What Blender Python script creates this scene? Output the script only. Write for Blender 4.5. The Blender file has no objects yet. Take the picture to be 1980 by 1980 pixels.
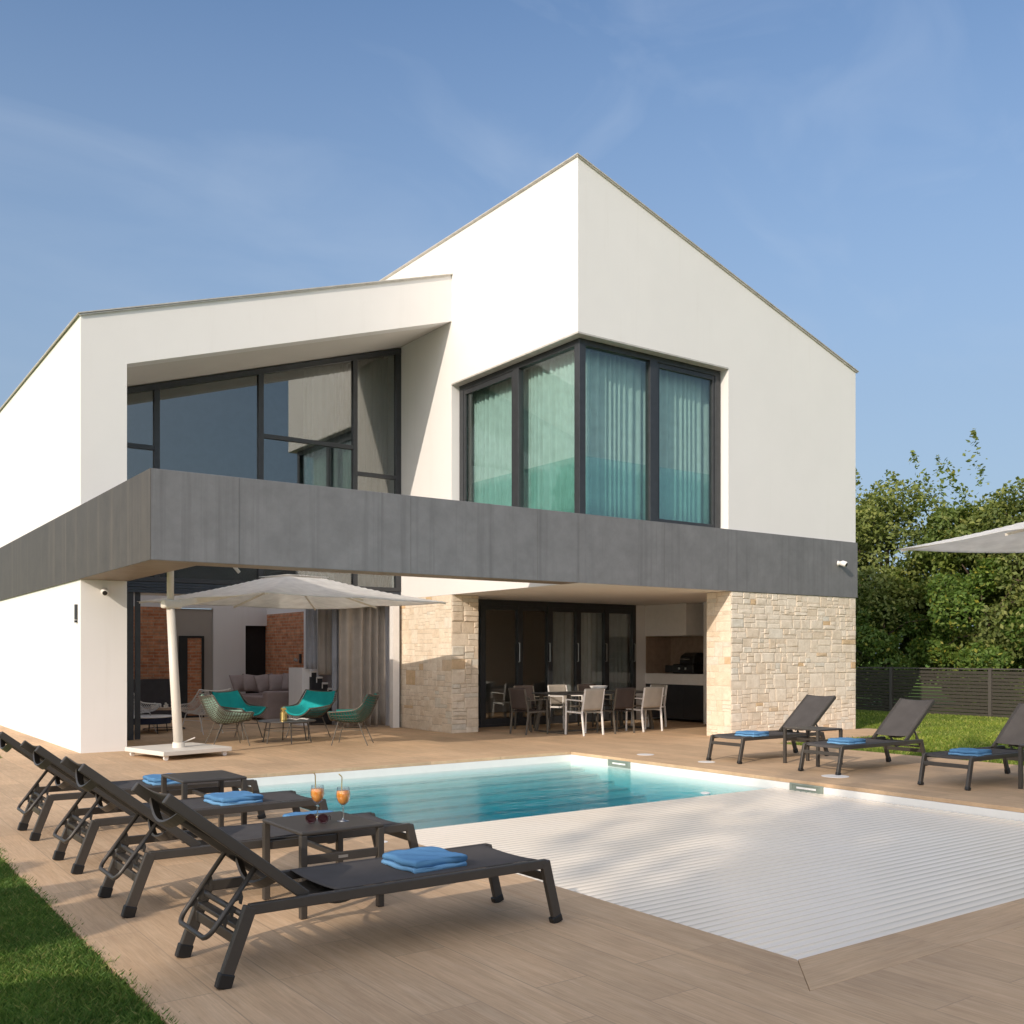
import bpy, bmesh, math, random
import numpy as np
from mathutils import Vector, Matrix

R = math.radians
random.seed(7)
rng = np.random.default_rng(11)
scene = bpy.context.scene
COL = scene.collection

# ------------------------------------------------------------------ camera
cam_d = bpy.data.cameras.new('camera')
cam = bpy.data.objects.new('camera', cam_d)
COL.objects.link(cam)
cam.location = (0, 0, 1.5)
cam.rotation_euler = (R(90), 0, R(54.508 - 90))
cam_d.sensor_width = 36
cam_d.lens = 35.135
cam_d.shift_y = 0.1394
cam_d.clip_start = 0.05
cam_d.clip_end = 3000
scene.camera = cam

# ------------------------------------------------------------------ light
SUN_DIR = Vector((1.0, 0.40, -0.48)).normalized()
SUN_EL = math.asin(-SUN_DIR.z)
SUN_AZ = math.atan2(-SUN_DIR.x, -SUN_DIR.y)      # clockwise from +Y
world = bpy.data.worlds.new('World')
scene.world = world
world.use_nodes = True
wn = world.node_tree
bg = wn.nodes['Background']
sky = wn.nodes.new('ShaderNodeTexSky')
sky.sky_type = 'NISHITA'
sky.sun_disc = False
sky.sun_elevation = SUN_EL
sky.sun_rotation = SUN_AZ
sky.altitude = 0
sky.air_density = 1.0
sky.dust_density = 0.9
sky.ozone_density = 3.0
# thin high cirrus, laid out by direction in the sky itself
tc = wn.nodes.new('ShaderNodeTexCoord')
mp = wn.nodes.new('ShaderNodeMapping')
mp.inputs['Rotation'].default_value = (R(12), R(-18), R(30))
mp.inputs['Scale'].default_value = (1.6, 6.5, 8.0)
nz = wn.nodes.new('ShaderNodeTexNoise')
nz.inputs['Scale'].default_value = 1.3
nz.inputs['Detail'].default_value = 7.0
nz.inputs['Roughness'].default_value = 0.5
nz.inputs['Distortion'].default_value = 0.6
rp = wn.nodes.new('ShaderNodeValToRGB')
rp.color_ramp.elements[0].position = 0.48
rp.color_ramp.elements[0].color = (0, 0, 0, 1)
rp.color_ramp.elements[1].position = 0.9
rp.color_ramp.elements[1].color = (0.22, 0.22, 0.22, 1)
mx = wn.nodes.new('ShaderNodeMixRGB')
mx.inputs['Color2'].default_value = (5.2, 5.6, 6.2, 1)
wn.links.new(tc.outputs['Generated'], mp.inputs['Vector'])
wn.links.new(mp.outputs['Vector'], nz.inputs['Vector'])
wn.links.new(nz.outputs['Fac'], rp.inputs['Fac'])
wn.links.new(rp.outputs['Color'], mx.inputs['Fac'])
wn.links.new(sky.outputs['Color'], mx.inputs['Color1'])
# pale summer haze low over the horizon
sep = wn.nodes.new('ShaderNodeSeparateXYZ')
wn.links.new(tc.outputs['Generated'], sep.inputs[0])
hz = wn.nodes.new('ShaderNodeValToRGB')
hz.color_ramp.elements.new(0.24)
for i_, (p_, c_) in enumerate(((0.0, 0.92), (0.24, 0.66), (0.56, 0.0))):
    hz.color_ramp.elements[i_].position = p_
    hz.color_ramp.elements[i_].color = (c_, c_, c_, 1)
hm = wn.nodes.new('ShaderNodeMixRGB')
hm.inputs['Color2'].default_value = (1.85, 2.4, 3.15, 1)
wn.links.new(sep.outputs['Z'], hz.inputs['Fac'])
wn.links.new(hz.outputs['Color'], hm.inputs['Fac'])
wn.links.new(mx.outputs['Color'], hm.inputs['Color1'])
# warm glow added on the sun's side of the sky to fill shaded surfaces
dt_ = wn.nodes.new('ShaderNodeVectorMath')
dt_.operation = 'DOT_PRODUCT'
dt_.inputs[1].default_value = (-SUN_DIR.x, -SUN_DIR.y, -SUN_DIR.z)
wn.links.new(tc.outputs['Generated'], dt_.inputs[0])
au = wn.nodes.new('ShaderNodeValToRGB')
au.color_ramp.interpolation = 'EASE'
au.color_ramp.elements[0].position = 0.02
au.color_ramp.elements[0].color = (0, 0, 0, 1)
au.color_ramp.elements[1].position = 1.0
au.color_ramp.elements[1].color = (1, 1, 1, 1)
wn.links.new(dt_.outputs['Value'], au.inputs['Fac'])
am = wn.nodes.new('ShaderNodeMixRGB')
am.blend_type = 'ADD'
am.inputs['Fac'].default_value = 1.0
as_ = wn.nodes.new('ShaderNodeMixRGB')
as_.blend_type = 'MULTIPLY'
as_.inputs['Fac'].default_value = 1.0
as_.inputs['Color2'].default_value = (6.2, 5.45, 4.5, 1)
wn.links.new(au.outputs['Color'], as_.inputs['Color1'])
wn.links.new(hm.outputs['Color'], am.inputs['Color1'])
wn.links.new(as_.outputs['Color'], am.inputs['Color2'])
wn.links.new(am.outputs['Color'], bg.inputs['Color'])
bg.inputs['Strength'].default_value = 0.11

sun_d = bpy.data.lights.new('sun', 'SUN')
sun_d.energy = 2.0
sun_d.angle = R(0.5)
sun_d.color = (1.0, 0.87, 0.73)
sun = bpy.data.objects.new('sun', sun_d)
COL.objects.link(sun)
sun.rotation_euler = SUN_DIR.to_track_quat('-Z', 'Y').to_euler()
sun.location = (-20, -8, 12)

scene.view_settings.view_transform = 'Standard'
scene.view_settings.look = 'None'
scene.view_settings.exposure = 0.66
scene.view_settings.gamma = 1.0
scene.cycles.use_denoising = True
scene.cycles.max_bounces = 8
scene.cycles.transparent_max_bounces = 16
scene.cycles.sample_clamp_indirect = 6.0


# ------------------------------------------------------------------ mesh helpers
class MB:
    def __init__(self):
        self.bm = bmesh.new()

    def face(self, pts):
        return self.bm.faces.new([self.bm.verts.new(p) for p in pts])

    def box(self, x0, y0, z0, x1, y1, z1):
        v = [self.bm.verts.new(p) for p in ((x0, y0, z0), (x1, y0, z0), (x1, y1, z0), (x0, y1, z0),
                                            (x0, y0, z1), (x1, y0, z1), (x1, y1, z1), (x0, y1, z1))]
        for f in ((3, 2, 1, 0), (4, 5, 6, 7), (0, 1, 5, 4), (1, 2, 6, 5), (2, 3, 7, 6), (3, 0, 4, 7)):
            self.bm.faces.new([v[i] for i in f])
        return self

    def cbox(self, c, s):
        return self.box(c[0] - s[0] / 2, c[1] - s[1] / 2, c[2] - s[2] / 2, c[0] + s[0] / 2, c[1] + s[1] / 2, c[2] + s[2] / 2)

    def bar(self, p, q, w, h, up=(0, 0, 1), w2=None, h2=None):
        p, q = Vector(p), Vector(q)
        d = (q - p).normalized()
        u = Vector(up)
        s = d.cross(u)
        if s.length < 1e-4:
            s = d.cross(Vector((1, 0, 0)))
        s.normalize()
        u = s.cross(d).normalized()
        w2 = w if w2 is None else w2
        h2 = h if h2 is None else h2
        v = []
        for pt, ww, hh in ((p, w, h), (q, w2, h2)):
            for a, b in ((-1, -1), (1, -1), (1, 1), (-1, 1)):
                v.append(self.bm.verts.new(pt + s * (a * ww / 2) + u * (b * hh / 2)))
        for f in ((3, 2, 1, 0), (4, 5, 6, 7), (0, 1, 5, 4), (1, 2, 6, 5), (2, 3, 7, 6), (3, 0, 4, 7)):
            self.bm.faces.new([v[i] for i in f])
        return self

    def tube(self, pts, r, seg=8, closed=False, radii=None):
        pts = [Vector(p) for p in pts]
        n = len(pts)
        rings = []
        nrm = None
        for i in range(n):
            if closed:
                d = pts[(i + 1) % n] - pts[i - 1]
            else:
                d = pts[min(i + 1, n - 1)] - pts[max(i - 1, 0)]
            d.normalize()
            if nrm is None:
                a = Vector((0, 0, 1)) if abs(d.z) < 0.9 else Vector((1, 0, 0))
                nrm = (a - d * a.dot(d)).normalized()
            else:
                nrm = (nrm - d * nrm.dot(d))
                nrm.normalize()
            b = d.cross(nrm)
            rr = radii[i] if radii else r
            rings.append([self.bm.verts.new(pts[i] + (nrm * math.cos(2 * math.pi * k / seg) + b * math.sin(2 * math.pi * k / seg)) * rr)
                          for k in range(seg)])
        m = n if closed else n - 1
        for i in range(m):
            A, B = rings[i], rings[(i + 1) % n]
            for k in range(seg):
                self.bm.faces.new((A[k], A[(k + 1) % seg], B[(k + 1) % seg], B[k]))
        if not closed:
            self.bm.faces.new(rings[0][::-1])
            self.bm.faces.new(rings[-1])
        return self

    def prism(self, poly, axis, a, b):
        def P(u, v, t):
            return {'x': (t, u, v), 'y': (u, t, v), 'z': (u, v, t)}[axis]
        A = [self.bm.verts.new(P(u, v, a)) for u, v in poly]
        B = [self.bm.verts.new(P(u, v, b)) for u, v in poly]
        self.bm.faces.new(A[::-1])
        self.bm.faces.new(B)
        n = len(poly)
        for i in range(n):
            self.bm.faces.new((A[i], A[(i + 1) % n], B[(i + 1) % n], B[i]))
        return self

    def lathe(self, prof, c=(0, 0, 0), seg=24):
        rings = []
        for r, z in prof:
            if r < 1e-5:
                rings.append([self.bm.verts.new((c[0], c[1], c[2] + z))])
            else:
                rings.append([self.bm.verts.new((c[0] + r * math.cos(2 * math.pi * k / seg), c[1] + r * math.sin(2 * math.pi * k / seg), c[2] + z))
                              for k in range(seg)])
        for A, B in zip(rings[:-1], rings[1:]):
            for k in range(seg):
                k2 = (k + 1) % seg
                if len(A) == 1 and len(B) == 1:
                    continue
                if len(A) == 1:
                    self.bm.faces.new((A[0], B[k2], B[k]))
                elif len(B) == 1:
                    self.bm.faces.new((A[k], A[k2], B[0]))
                else:
                    self.bm.faces.new((A[k], A[k2], B[k2], B[k]))
        return self

    def surf(self, fn, nu, nv):
        V = [[self.bm.verts.new(fn(i / nu, j / nv)) for j in range(nv + 1)] for i in range(nu + 1)]
        for i in range(nu):
            for j in range(nv):
                self.bm.faces.new((V[i][j], V[i + 1][j], V[i + 1][j + 1], V[i][j + 1]))
        return self

    def xform(self, M):
        bmesh.ops.transform(self.bm, matrix=M, verts=self.bm.verts)
        return self


def finish(name, bm, mat, parent=None, loc=None, smooth=False, bevel=0.0, solid=0.0, offset=0.0, subsurf=0, recalc=True, auto=None):
    """link a bmesh as ONE object. loc: world position of the origin (verts are given in world space)."""
    if loc is not None:
        bmesh.ops.translate(bm, vec=-Vector(loc), verts=bm.verts)
    if recalc:
        bmesh.ops.recalc_face_normals(bm, faces=bm.faces)
    me = bpy.data.meshes.new(name)
    if smooth:
        for f in bm.faces:
            f.smooth = True
    bm.to_mesh(me)
    bm.free()
    if mat is not None:
        me.materials.append(mat)
    o = bpy.data.objects.new(name, me)
    COL.objects.link(o)
    if parent is not None:
        o.parent = parent
    elif loc is not None:
        o.location = loc
    if solid:
        md = o.modifiers.new('solid', 'SOLIDIFY')
        md.thickness = solid
        md.offset = offset
    if subsurf:
        md = o.modifiers.new('sub', 'SUBSURF')
        md.levels = md.render_levels = subsurf
    if bevel:
        md = o.modifiers.new('bevel', 'BEVEL')
        md.width = bevel
        md.segments = 2
        md.limit_method = 'ANGLE'
        md.angle_limit = R(40)
    return o


def build(name, mb, mat, parent=None, **k):
    return finish(name, mb.bm, mat, parent, **k)


def tag(o, label=None, cat=None, group=None, kind=None):
    if label:
        o['label'] = label
    if cat:
        o['category'] = cat
    if group:
        o['group'] = group
    if kind:
        o['kind'] = kind
    return o


def thing(name, loc, label, cat, group=None, rz=0.0):
    o = bpy.data.objects.new(name, None)
    o.empty_display_size = 0.2
    COL.objects.link(o)
    o.location = loc
    o.rotation_euler = (0, 0, rz)
    return tag(o, label, cat, group)


def copy_tree(o, parent=None):
    c = o.copy()
    COL.objects.link(c)
    if parent is not None:
        c.parent = parent
    for ch in list(o.children):
        copy_tree(ch, c)
    return c


def np_mesh(name, verts, faces_n, k, mat, loc=(0, 0, 0), smooth=False):
    """verts (N,3); consecutive groups of k verts form a face."""
    me = bpy.data.meshes.new(name)
    n = len(verts)
    nf = n // k
    me.vertices.add(n)
    me.vertices.foreach_set('co', np.asarray(verts, dtype=np.float32).ravel())
    me.loops.add(n)
    me.loops.foreach_set('vertex_index', np.arange(n, dtype=np.int32))
    me.polygons.add(nf)
    me.polygons.foreach_set('loop_start', np.arange(0, n, k, dtype=np.int32))
    me.polygons.foreach_set('loop_total', np.full(nf, k, dtype=np.int32))
    me.update(calc_edges=True)
    me.validate()
    me.materials.append(mat)
    o = bpy.data.objects.new(name, me)
    COL.objects.link(o)
    o.location = loc
    return o


# ------------------------------------------------------------------ material helpers
def new_mat(name):
    m = bpy.data.materials.new(name)
    m.use_nodes = True
    nt = m.node_tree
    return m, nt, nt.nodes, nt.links, nt.nodes['Principled BSDF']


def coords(N, L, scale=(1, 1, 1), rot=(0, 0, 0), kind='Object'):
    t = N.new('ShaderNodeTexCoord')
    p = N.new('ShaderNodeMapping')
    p.inputs['Scale'].default_value = scale
    p.inputs['Rotation'].default_value = rot
    L.new(t.outputs[kind], p.inputs['Vector'])
    return p.outputs['Vector']


def noise(N, L, vec, scale, detail=4, rough=0.55, dist=0.0):
    n = N.new('ShaderNodeTexNoise')
    n.inputs['Scale'].default_value = scale
    n.inputs['Detail'].default_value = detail
    n.inputs['Roughness'].default_value = rough
    n.inputs['Distortion'].default_value = dist
    if vec is not None:
        L.new(vec, n.inputs['Vector'])
    return n.outputs['Fac']


def ramp(N, L, fac, stops):
    r = N.new('ShaderNodeValToRGB')
    e = r.color_ramp.elements
    while len(e) < len(stops):
        e.new(0.5)
    for i, (p, c) in enumerate(stops):
        e[i].position = p
        e[i].color = (*c, 1) if len(c) == 3 else c
    L.new(fac, r.inputs['Fac'])
    return r.outputs['Color']


def mix(N, L, a, b, fac, mode='MIX'):
    m = N.new('ShaderNodeMixRGB')
    m.blend_type = mode
    for s, v in (('Color1', a), ('Color2', b), ('Fac', fac)):
        if isinstance(v, (int, float)):
            m.inputs[s].default_value = v
        elif isinstance(v, tuple):
            m.inputs[s].default_value = (*v, 1)
        else:
            L.new(v, m.inputs[s])
    return m.outputs['Color']


def bump(N, L, b, h, strength, dist=0.01):
    n = N.new('ShaderNodeBump')
    n.inputs['Strength'].default_value = strength
    n.inputs['Distance'].default_value = dist
    L.new(h, n.inputs['Height'])
    L.new(n.outputs['Normal'], b.inputs['Normal'])
    return n


def plain(name, col, rough=0.5, metal=0.0, var=0.12, nscale=9.0, bstr=0.0, bscale=200.0, spec=0.5):
    m, nt, N, L, b = new_mat(name)
    v = coords(N, L)
    f = noise(N, L, v, nscale, 5)
    c = ramp(N, L, f, [(0.3, tuple(x * (1 - var) for x in col)), (0.7, tuple(min(1, x * (1 + var)) for x in col))])
    L.new(c, b.inputs['Base Color'])
    b.inputs['Roughness'].default_value = rough
    b.inputs['Metallic'].default_value = metal
    b.inputs['Specular IOR Level'].default_value = spec
    if bstr:
        bump(N, L, b, noise(N, L, v, bscale, 3), bstr, 0.004)
    return m


def thin_fresnel(N, L, ior):
    """the same reflectance from both sides of a face (no total internal reflection inside thin panes)"""
    g = N.new('ShaderNodeNewGeometry')
    m = N.new('ShaderNodeMix')
    m.data_type = 'FLOAT'
    m.inputs['A'].default_value = ior
    m.inputs['B'].default_value = 1 / ior
    L.new(g.outputs['Backfacing'], m.inputs['Factor'])
    fr = N.new('ShaderNodeFresnel')
    L.new(m.outputs['Result'], fr.inputs['IOR'])
    return fr


def glass_mat(name, tint, refl=0.08, rough=0.0, coat=(0.93, 0.93, 0.92)):
    """architectural pane: tinted clear transmission plus mirror reflection by Fresnel."""
    m = bpy.data.materials.new(name)
    m.use_nodes = True
    N, L = m.node_tree.nodes, m.node_tree.links
    N.clear()
    out = N.new('ShaderNodeOutputMaterial')
    tr = N.new('ShaderNodeBsdfTransparent')
    tr.inputs['Color'].default_value = (*tint, 1)
    gl = N.new('ShaderNodeBsdfGlossy')
    gl.inputs['Roughness'].default_value = rough
    gl.inputs['Color'].default_value = (*coat, 1)
    fr = thin_fresnel(N, L, 1.5)
    ad = N.new('ShaderNodeMath')
    ad.operation = 'ADD'
    ad.use_clamp = True
    ad.inputs[1].default_value = refl
    L.new(fr.outputs[0], ad.inputs[0])
    mxs = N.new('ShaderNodeMixShader')
    L.new(ad.outputs[0], mxs.inputs[0])
    L.new(tr.outputs[0], mxs.inputs[1])
    L.new(gl.outputs[0], mxs.inputs[2])
    L.new(mxs.outputs[0], out.inputs['Surface'])
    return m


M = {}


def mat_plaster(name, col):
    m, nt, N, L, b = new_mat(name)
    v = coords(N, L)
    f = noise(N, L, v, 0.9, 6, 0.6)
    c = ramp(N, L, f, [(0.3, tuple(x * 0.965 for x in col)), (0.7, col)])
    c = mix(N, L, c, ramp(N, L, noise(N, L, coords(N, L, (3.5, 3.5, 0.18)), 1.2, 6, 0.7), [(0.56, (1, 1, 1)), (0.8, (0.955, 0.95, 0.94))]), 1.0, 'MULTIPLY')
    L.new(c, b.inputs['Base Color'])
    b.inputs['Roughness'].default_value = 0.9
    b.inputs['Specular IOR Level'].default_value = 0.2
    ph = N.new('ShaderNodeMath')
    ph.operation = 'MULTIPLY_ADD'
    L.new(noise(N, L, v, 2.2, 4), ph.inputs[0])
    ph.inputs[1].default_value = 4.0
    L.new(noise(N, L, v, 160, 3), ph.inputs[2])
    bump(N, L, b, ph.outputs[0], 0.14, 0.004)
    return m


M['plaster'] = mat_plaster('white_plaster', (0.835, 0.812, 0.787))
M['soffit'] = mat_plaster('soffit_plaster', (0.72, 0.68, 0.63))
M['white_int'] = mat_plaster('interior_white', (0.82, 0.80, 0.79))
M['beige_int'] = mat_plaster('interior_taupe', (0.40, 0.36, 0.32))
M['trim'] = plain('roof_trim_metal', (0.60, 0.56, 0.50), 0.45, 0.3)
M['frame'] = plain('anthracite_frame', (0.045, 0.048, 0.053), 0.38, 0.2)
M['dark_panel'] = plain('dark_panel', (0.035, 0.045, 0.06), 0.4)
M['black'] = plain('black_plastic', (0.012, 0.012, 0.012), 0.4)
M['void'] = plain('dark_doorway', (0.012, 0.009, 0.008), 0.8)


def mat_concrete(name, col, streak, amount):
    m, nt, N, L, b = new_mat(name)
    v = coords(N, L)
    vs = coords(N, L, (5.5, 5.5, 0.12))
    f = noise(N, L, v, 2.6, 10, 0.7)
    c = ramp(N, L, f, [(0.28, tuple(x * 0.80 for x in col)), (0.72, tuple(x * 1.12 for x in col))])
    s = ramp(N, L, noise(N, L, vs, 1.0, 5, 0.7), [(0.52, (0, 0, 0)), (0.74, (1, 1, 1))])
    sm = N.new('ShaderNodeMath')
    sm.operation = 'MULTIPLY'
    L.new(s, sm.inputs[0])
    sm.inputs[1].default_value = amount
    c = mix(N, L, c, streak, sm.outputs[0])
    # pale efflorescence specks
    sp = ramp(N, L, noise(N, L, coords(N, L, (9, 9, 1.2)), 1.6, 8, 0.8), [(0.66, (0, 0, 0)), (0.8, (0.35, 0.35, 0.35))])
    c = mix(N, L, c, tuple(min(1, x * 1.9) for x in col), sp)
    L.new(c, b.inputs['Base Color'])
    b.inputs['Roughness'].default_value = 0.55
    b.inputs['Specular IOR Level'].default_value = 0.45
    bump(N, L, b, noise(N, L, v, 45, 6, 0.7), 0.15, 0.006)
    return m


M['concrete'] = mat_concrete('grey_concrete_panel', (0.195, 0.192, 0.194), (0.105, 0.103, 0.103), 0.7)
M['concrete_brown'] = mat_concrete('weathered_brown_concrete', (0.082, 0.072, 0.062), (0.15, 0.125, 0.10), 0.6)
M['panel_seam'] = plain('panel_seam', (0.135, 0.132, 0.13), 0.8)
M['concrete_under'] = mat_concrete('concrete_underside', (0.26, 0.20, 0.15), (0.2, 0.16, 0.12), 0.3)


def mat_deck(name, along_y=True, mortar=0.0036, bw=1.2, rh=0.3, off=0.35):
    m, nt, N, L, b = new_mat(name)
    t = N.new('ShaderNodeTexCoord')
    sx = N.new('ShaderNodeSeparateXYZ')
    L.new(t.outputs['Object'], sx.inputs[0])
    cb = N.new('ShaderNodeCombineXYZ')
    if along_y:
        L.new(sx.outputs['Y'], cb.inputs['X'])
        L.new(sx.outputs['X'], cb.inputs['Y'])
    else:
        L.new(sx.outputs['X'], cb.inputs['X'])
        L.new(sx.outputs['Y'], cb.inputs['Y'])
    br = N.new('ShaderNodeTexBrick')
    br.offset = off
    br.offset_frequency = 2
    br.inputs['Color1'].default_value = (0, 0, 0, 1)
    br.inputs['Color2'].default_value = (1, 1, 1, 1)
    br.inputs['Mortar'].default_value = (0.5, 0.5, 0.5, 1)
    br.inputs['Scale'].default_value = 1.0
    br.inputs['Mortar Size'].default_value = mortar
    br.inputs['Mortar Smooth'].default_value = 0.3
    br.inputs['Brick Width'].default_value = bw
    br.inputs['Row Height'].default_value = rh
    L.new(cb.outputs[0], br.inputs['Vector'])
    # wood grain: stretched noise shifted per plank
    ad = N.new('ShaderNodeVectorMath')
    ad.operation = 'MULTIPLY_ADD'
    L.new(br.outputs['Color'], ad.inputs[0])
    ad.inputs[1].default_value = (7.3, 5.1, 3.0)
    L.new(cb.outputs[0], ad.inputs[2])
    mp1 = N.new('ShaderNodeMapping')
    mp1.inputs['Scale'].default_value = (0.9, 11, 1)
    L.new(ad.outputs[0], mp1.inputs['Vector'])
    g1 = noise(N, L, mp1.outputs[0], 2.0, 7, 0.62, 0.5)
    mp2 = N.new('ShaderNodeMapping')
    mp2.inputs['Scale'].default_value = (2.5, 60, 1)
    L.new(ad.outputs[0], mp2.inputs['Vector'])
    g2 = noise(N, L, mp2.outputs[0], 2.0, 4, 0.6)
    base = ramp(N, L, g1, [(0.25, (0.575, 0.385, 0.232)), (0.5, (0.645, 0.447, 0.275)), (0.75, (0.71, 0.51, 0.33))])
    base = mix(N, L, base, ramp(N, L, g2, [(0.3, (0.72, 0.72, 0.72)), (0.7, (1.1, 1.1, 1.1))]), 0.6, 'MULTIPLY')
    plank = ramp(N, L, br.outputs['Color'], [(0.0, (0.89, 0.89, 0.89)), (0.5, (0.98, 0.978, 0.975)), (1.0, (1.06, 1.045, 1.03))])
    base = mix(N, L, base, plank, 1.0, 'MULTIPLY')
    blot = ramp(N, L, noise(N, L, cb.outputs[0], 0.8, 6, 0.65), [(0.3, (0.82, 0.82, 0.83)), (0.7, (1.07, 1.07, 1.06))])
    base = mix(N, L, base, blot, 1.0, 'MULTIPLY')
    kn = ramp(N, L, noise(N, L, mp1.outputs[0], 9.0, 2, 0.5), [(0.70, (1, 1, 1)), (0.78, (0.74, 0.70, 0.66))])
    base = mix(N, L, base, kn, 1.0, 'MULTIPLY')
    base = mix(N, L, base, (0.43, 0.305, 0.195), br.outputs['Fac'])
    L.new(base, b.inputs['Base Color'])
    rr = ramp(N, L, g1, [(0.2, (0.66, 0.66, 0.66)), (0.8, (0.82, 0.82, 0.82))])
    L.new(rr, b.inputs['Roughness'])
    b.inputs['Specular IOR Level'].default_value = 0.25
    inv = N.new('ShaderNodeMath')
    inv.operation = 'SUBTRACT'
    L.new(g2, inv.inputs[0])
    L.new(br.outputs['Fac'], inv.inputs[1])
    bump(N, L, b, inv.outputs[0], 0.25, 0.003)
    return m


M['deck'] = mat_deck('wood_look_tile')
M['coping'] = mat_deck('wood_look_coping', True, 0.003, 1.2, 50, 0.0)
M['coping_x'] = mat_deck('wood_look_coping_crosswise', False, 0.003, 1.2, 50, 0.0)


def mat_stone():
    m, nt, N, L, b = new_mat('limestone_rubble')
    geo = N.new('ShaderNodeNewGeometry')
    v = coords(N, L)
    c = ramp(N, L, geo.outputs['Random Per Island'],
             [(0.0, (0.78, 0.66, 0.52)), (0.25, (0.86, 0.75, 0.615)), (0.55, (0.83, 0.73, 0.605)),
              (0.86, (0.89, 0.795, 0.67)), (0.94, (0.76, 0.72, 0.635)), (0.972, (0.70, 0.50, 0.30)), (1.0, (0.74, 0.575, 0.385))])
    f = noise(N, L, v, 7, 8, 0.7)
    c = mix(N, L, c, ramp(N, L, f, [(0.3, (0.80, 0.76, 0.70)), (0.7, (1.08, 1.07, 1.05))]), 0.9, 'MULTIPLY')
    ru = ramp(N, L, noise(N, L, v, 1.6, 6, 0.7), [(0.6, (0, 0, 0)), (0.78, (0.35, 0.35, 0.35))])
    c = mix(N, L, c, (0.58, 0.36, 0.19), ru)
    L.new(c, b.inputs['Base Color'])
    b.inputs['Roughness'].default_value = 0.92
    b.inputs['Specular IOR Level'].default_value = 0.2
    h = N.new('ShaderNodeMath')
    h.operation = 'MULTIPLY_ADD'
    L.new(noise(N, L, v, 14, 8, 0.7), h.inputs[0])
    h.inputs[1].default_value = 1.5
    L.new(noise(N, L, v, 60, 6, 0.7), h.inputs[2])
    bump(N, L, b, h.outputs[0], 0.5, 0.012)
    return m


M['stone'] = mat_stone()
M['mortar'] = plain('pale_mortar', (0.56, 0.47, 0.365), 0.95, var=0.2, nscale=20, bstr=0.3, bscale=60)


def mat_brick():
    m, nt, N, L, b = new_mat('red_brick')
    t = N.new('ShaderNodeTexCoord')
    sx = N.new('ShaderNodeSeparateXYZ')
    L.new(t.outputs['Object'], sx.inputs[0])
    s = N.new('ShaderNodeMath')
    s.operation = 'ADD'
    L.new(sx.outputs['X'], s.inputs[0])
    L.new(sx.outputs['Y'], s.inputs[1])
    cb = N.new('ShaderNodeCombineXYZ')
    L.new(s.outputs[0], cb.inputs['X'])
    L.new(sx.outputs['Z'], cb.inputs['Y'])
    br = N.new('ShaderNodeTexBrick')
    br.inputs['Color1'].default_value = (0.52, 0.19, 0.09, 1)
    br.inputs['Color2'].default_value = (0.64, 0.31, 0.17, 1)
    br.inputs['Mortar'].default_value = (0.52, 0.37, 0.26, 1)
    br.inputs['Scale'].default_value = 1.0
    br.inputs['Mortar Size'].default_value = 0.010
    br.inputs['Mortar Smooth'].default_value = 0.4
    br.inputs['Brick Width'].default_value = 0.26
    br.inputs['Row Height'].default_value = 0.075
    L.new(cb.outputs[0], br.inputs['Vector'])
    c = mix(N, L, br.outputs['Color'], ramp(N, L, noise(N, L, cb.outputs[0], 6, 6, 0.7), [(0.3, (0.6, 0.55, 0.5)), (0.7, (1.2, 1.15, 1.1))]), 1.0, 'MULTIPLY')
    L.new(c, b.inputs['Base Color'])
    b.inputs['Roughness'].default_value = 0.9
    inv = N.new('ShaderNodeMath')
    inv.operation = 'SUBTRACT'
    inv.inputs[0].default_value = 1
    L.new(br.outputs['Fac'], inv.inputs[1])
    bump(N, L, b, inv.outputs[0], 0.5, 0.008)
    return m


M['brick'] = mat_brick()
M['glass_upper'] = glass_mat('grey_solar_glass', (0.70, 0.76, 0.78), 0.12, 0.0, (0.93, 0.915, 0.865))
M['glass_corner'] = glass_mat('greenish_glass', (0.86, 0.965, 0.95), 0.03)
M['glass_door'] = glass_mat('door_glass', (0.88, 0.90, 0.90), 0.07)
M['glass_clear'] = glass_mat('clear_drinking_glass', (0.965, 0.97, 0.97), 0.05)


M['crystal'] = glass_mat('crystal_stem', (0.80, 0.82, 0.83), 0.30, 0.05)


def mat_fabric(name, col, transl=0.3, rough=0.9, weave=0.0):
    m, nt, N, L, b = new_mat(name)
    v = coords(N, L)
    f = noise(N, L, v, 6, 4)
    c = ramp(N, L, f, [(0.3, tuple(x * 0.9 for x in col)), (0.7, tuple(min(1, x * 1.06) for x in col))])
    L.new(c, b.inputs['Base Color'])
    b.inputs['Roughness'].default_value = rough
    b.inputs['Specular IOR Level'].default_value = 0.15
    if weave:
        bump(N, L, b, noise(N, L, v, 350, 2), weave, 0.003)
    if transl:
        tl = N.new('ShaderNodeBsdfTranslucent')
        L.new(c, tl.inputs['Color'])
        ms = N.new('ShaderNodeMixShader')
        ms.inputs[0].default_value = transl
        out = [n for n in N if n.type == 'OUTPUT_MATERIAL'][0]
        L.new(b.outputs[0], ms.inputs[1])
        L.new(tl.outputs[0], ms.inputs[2])
        L.new(ms.outputs[0], out.inputs['Surface'])
    return m


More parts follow.
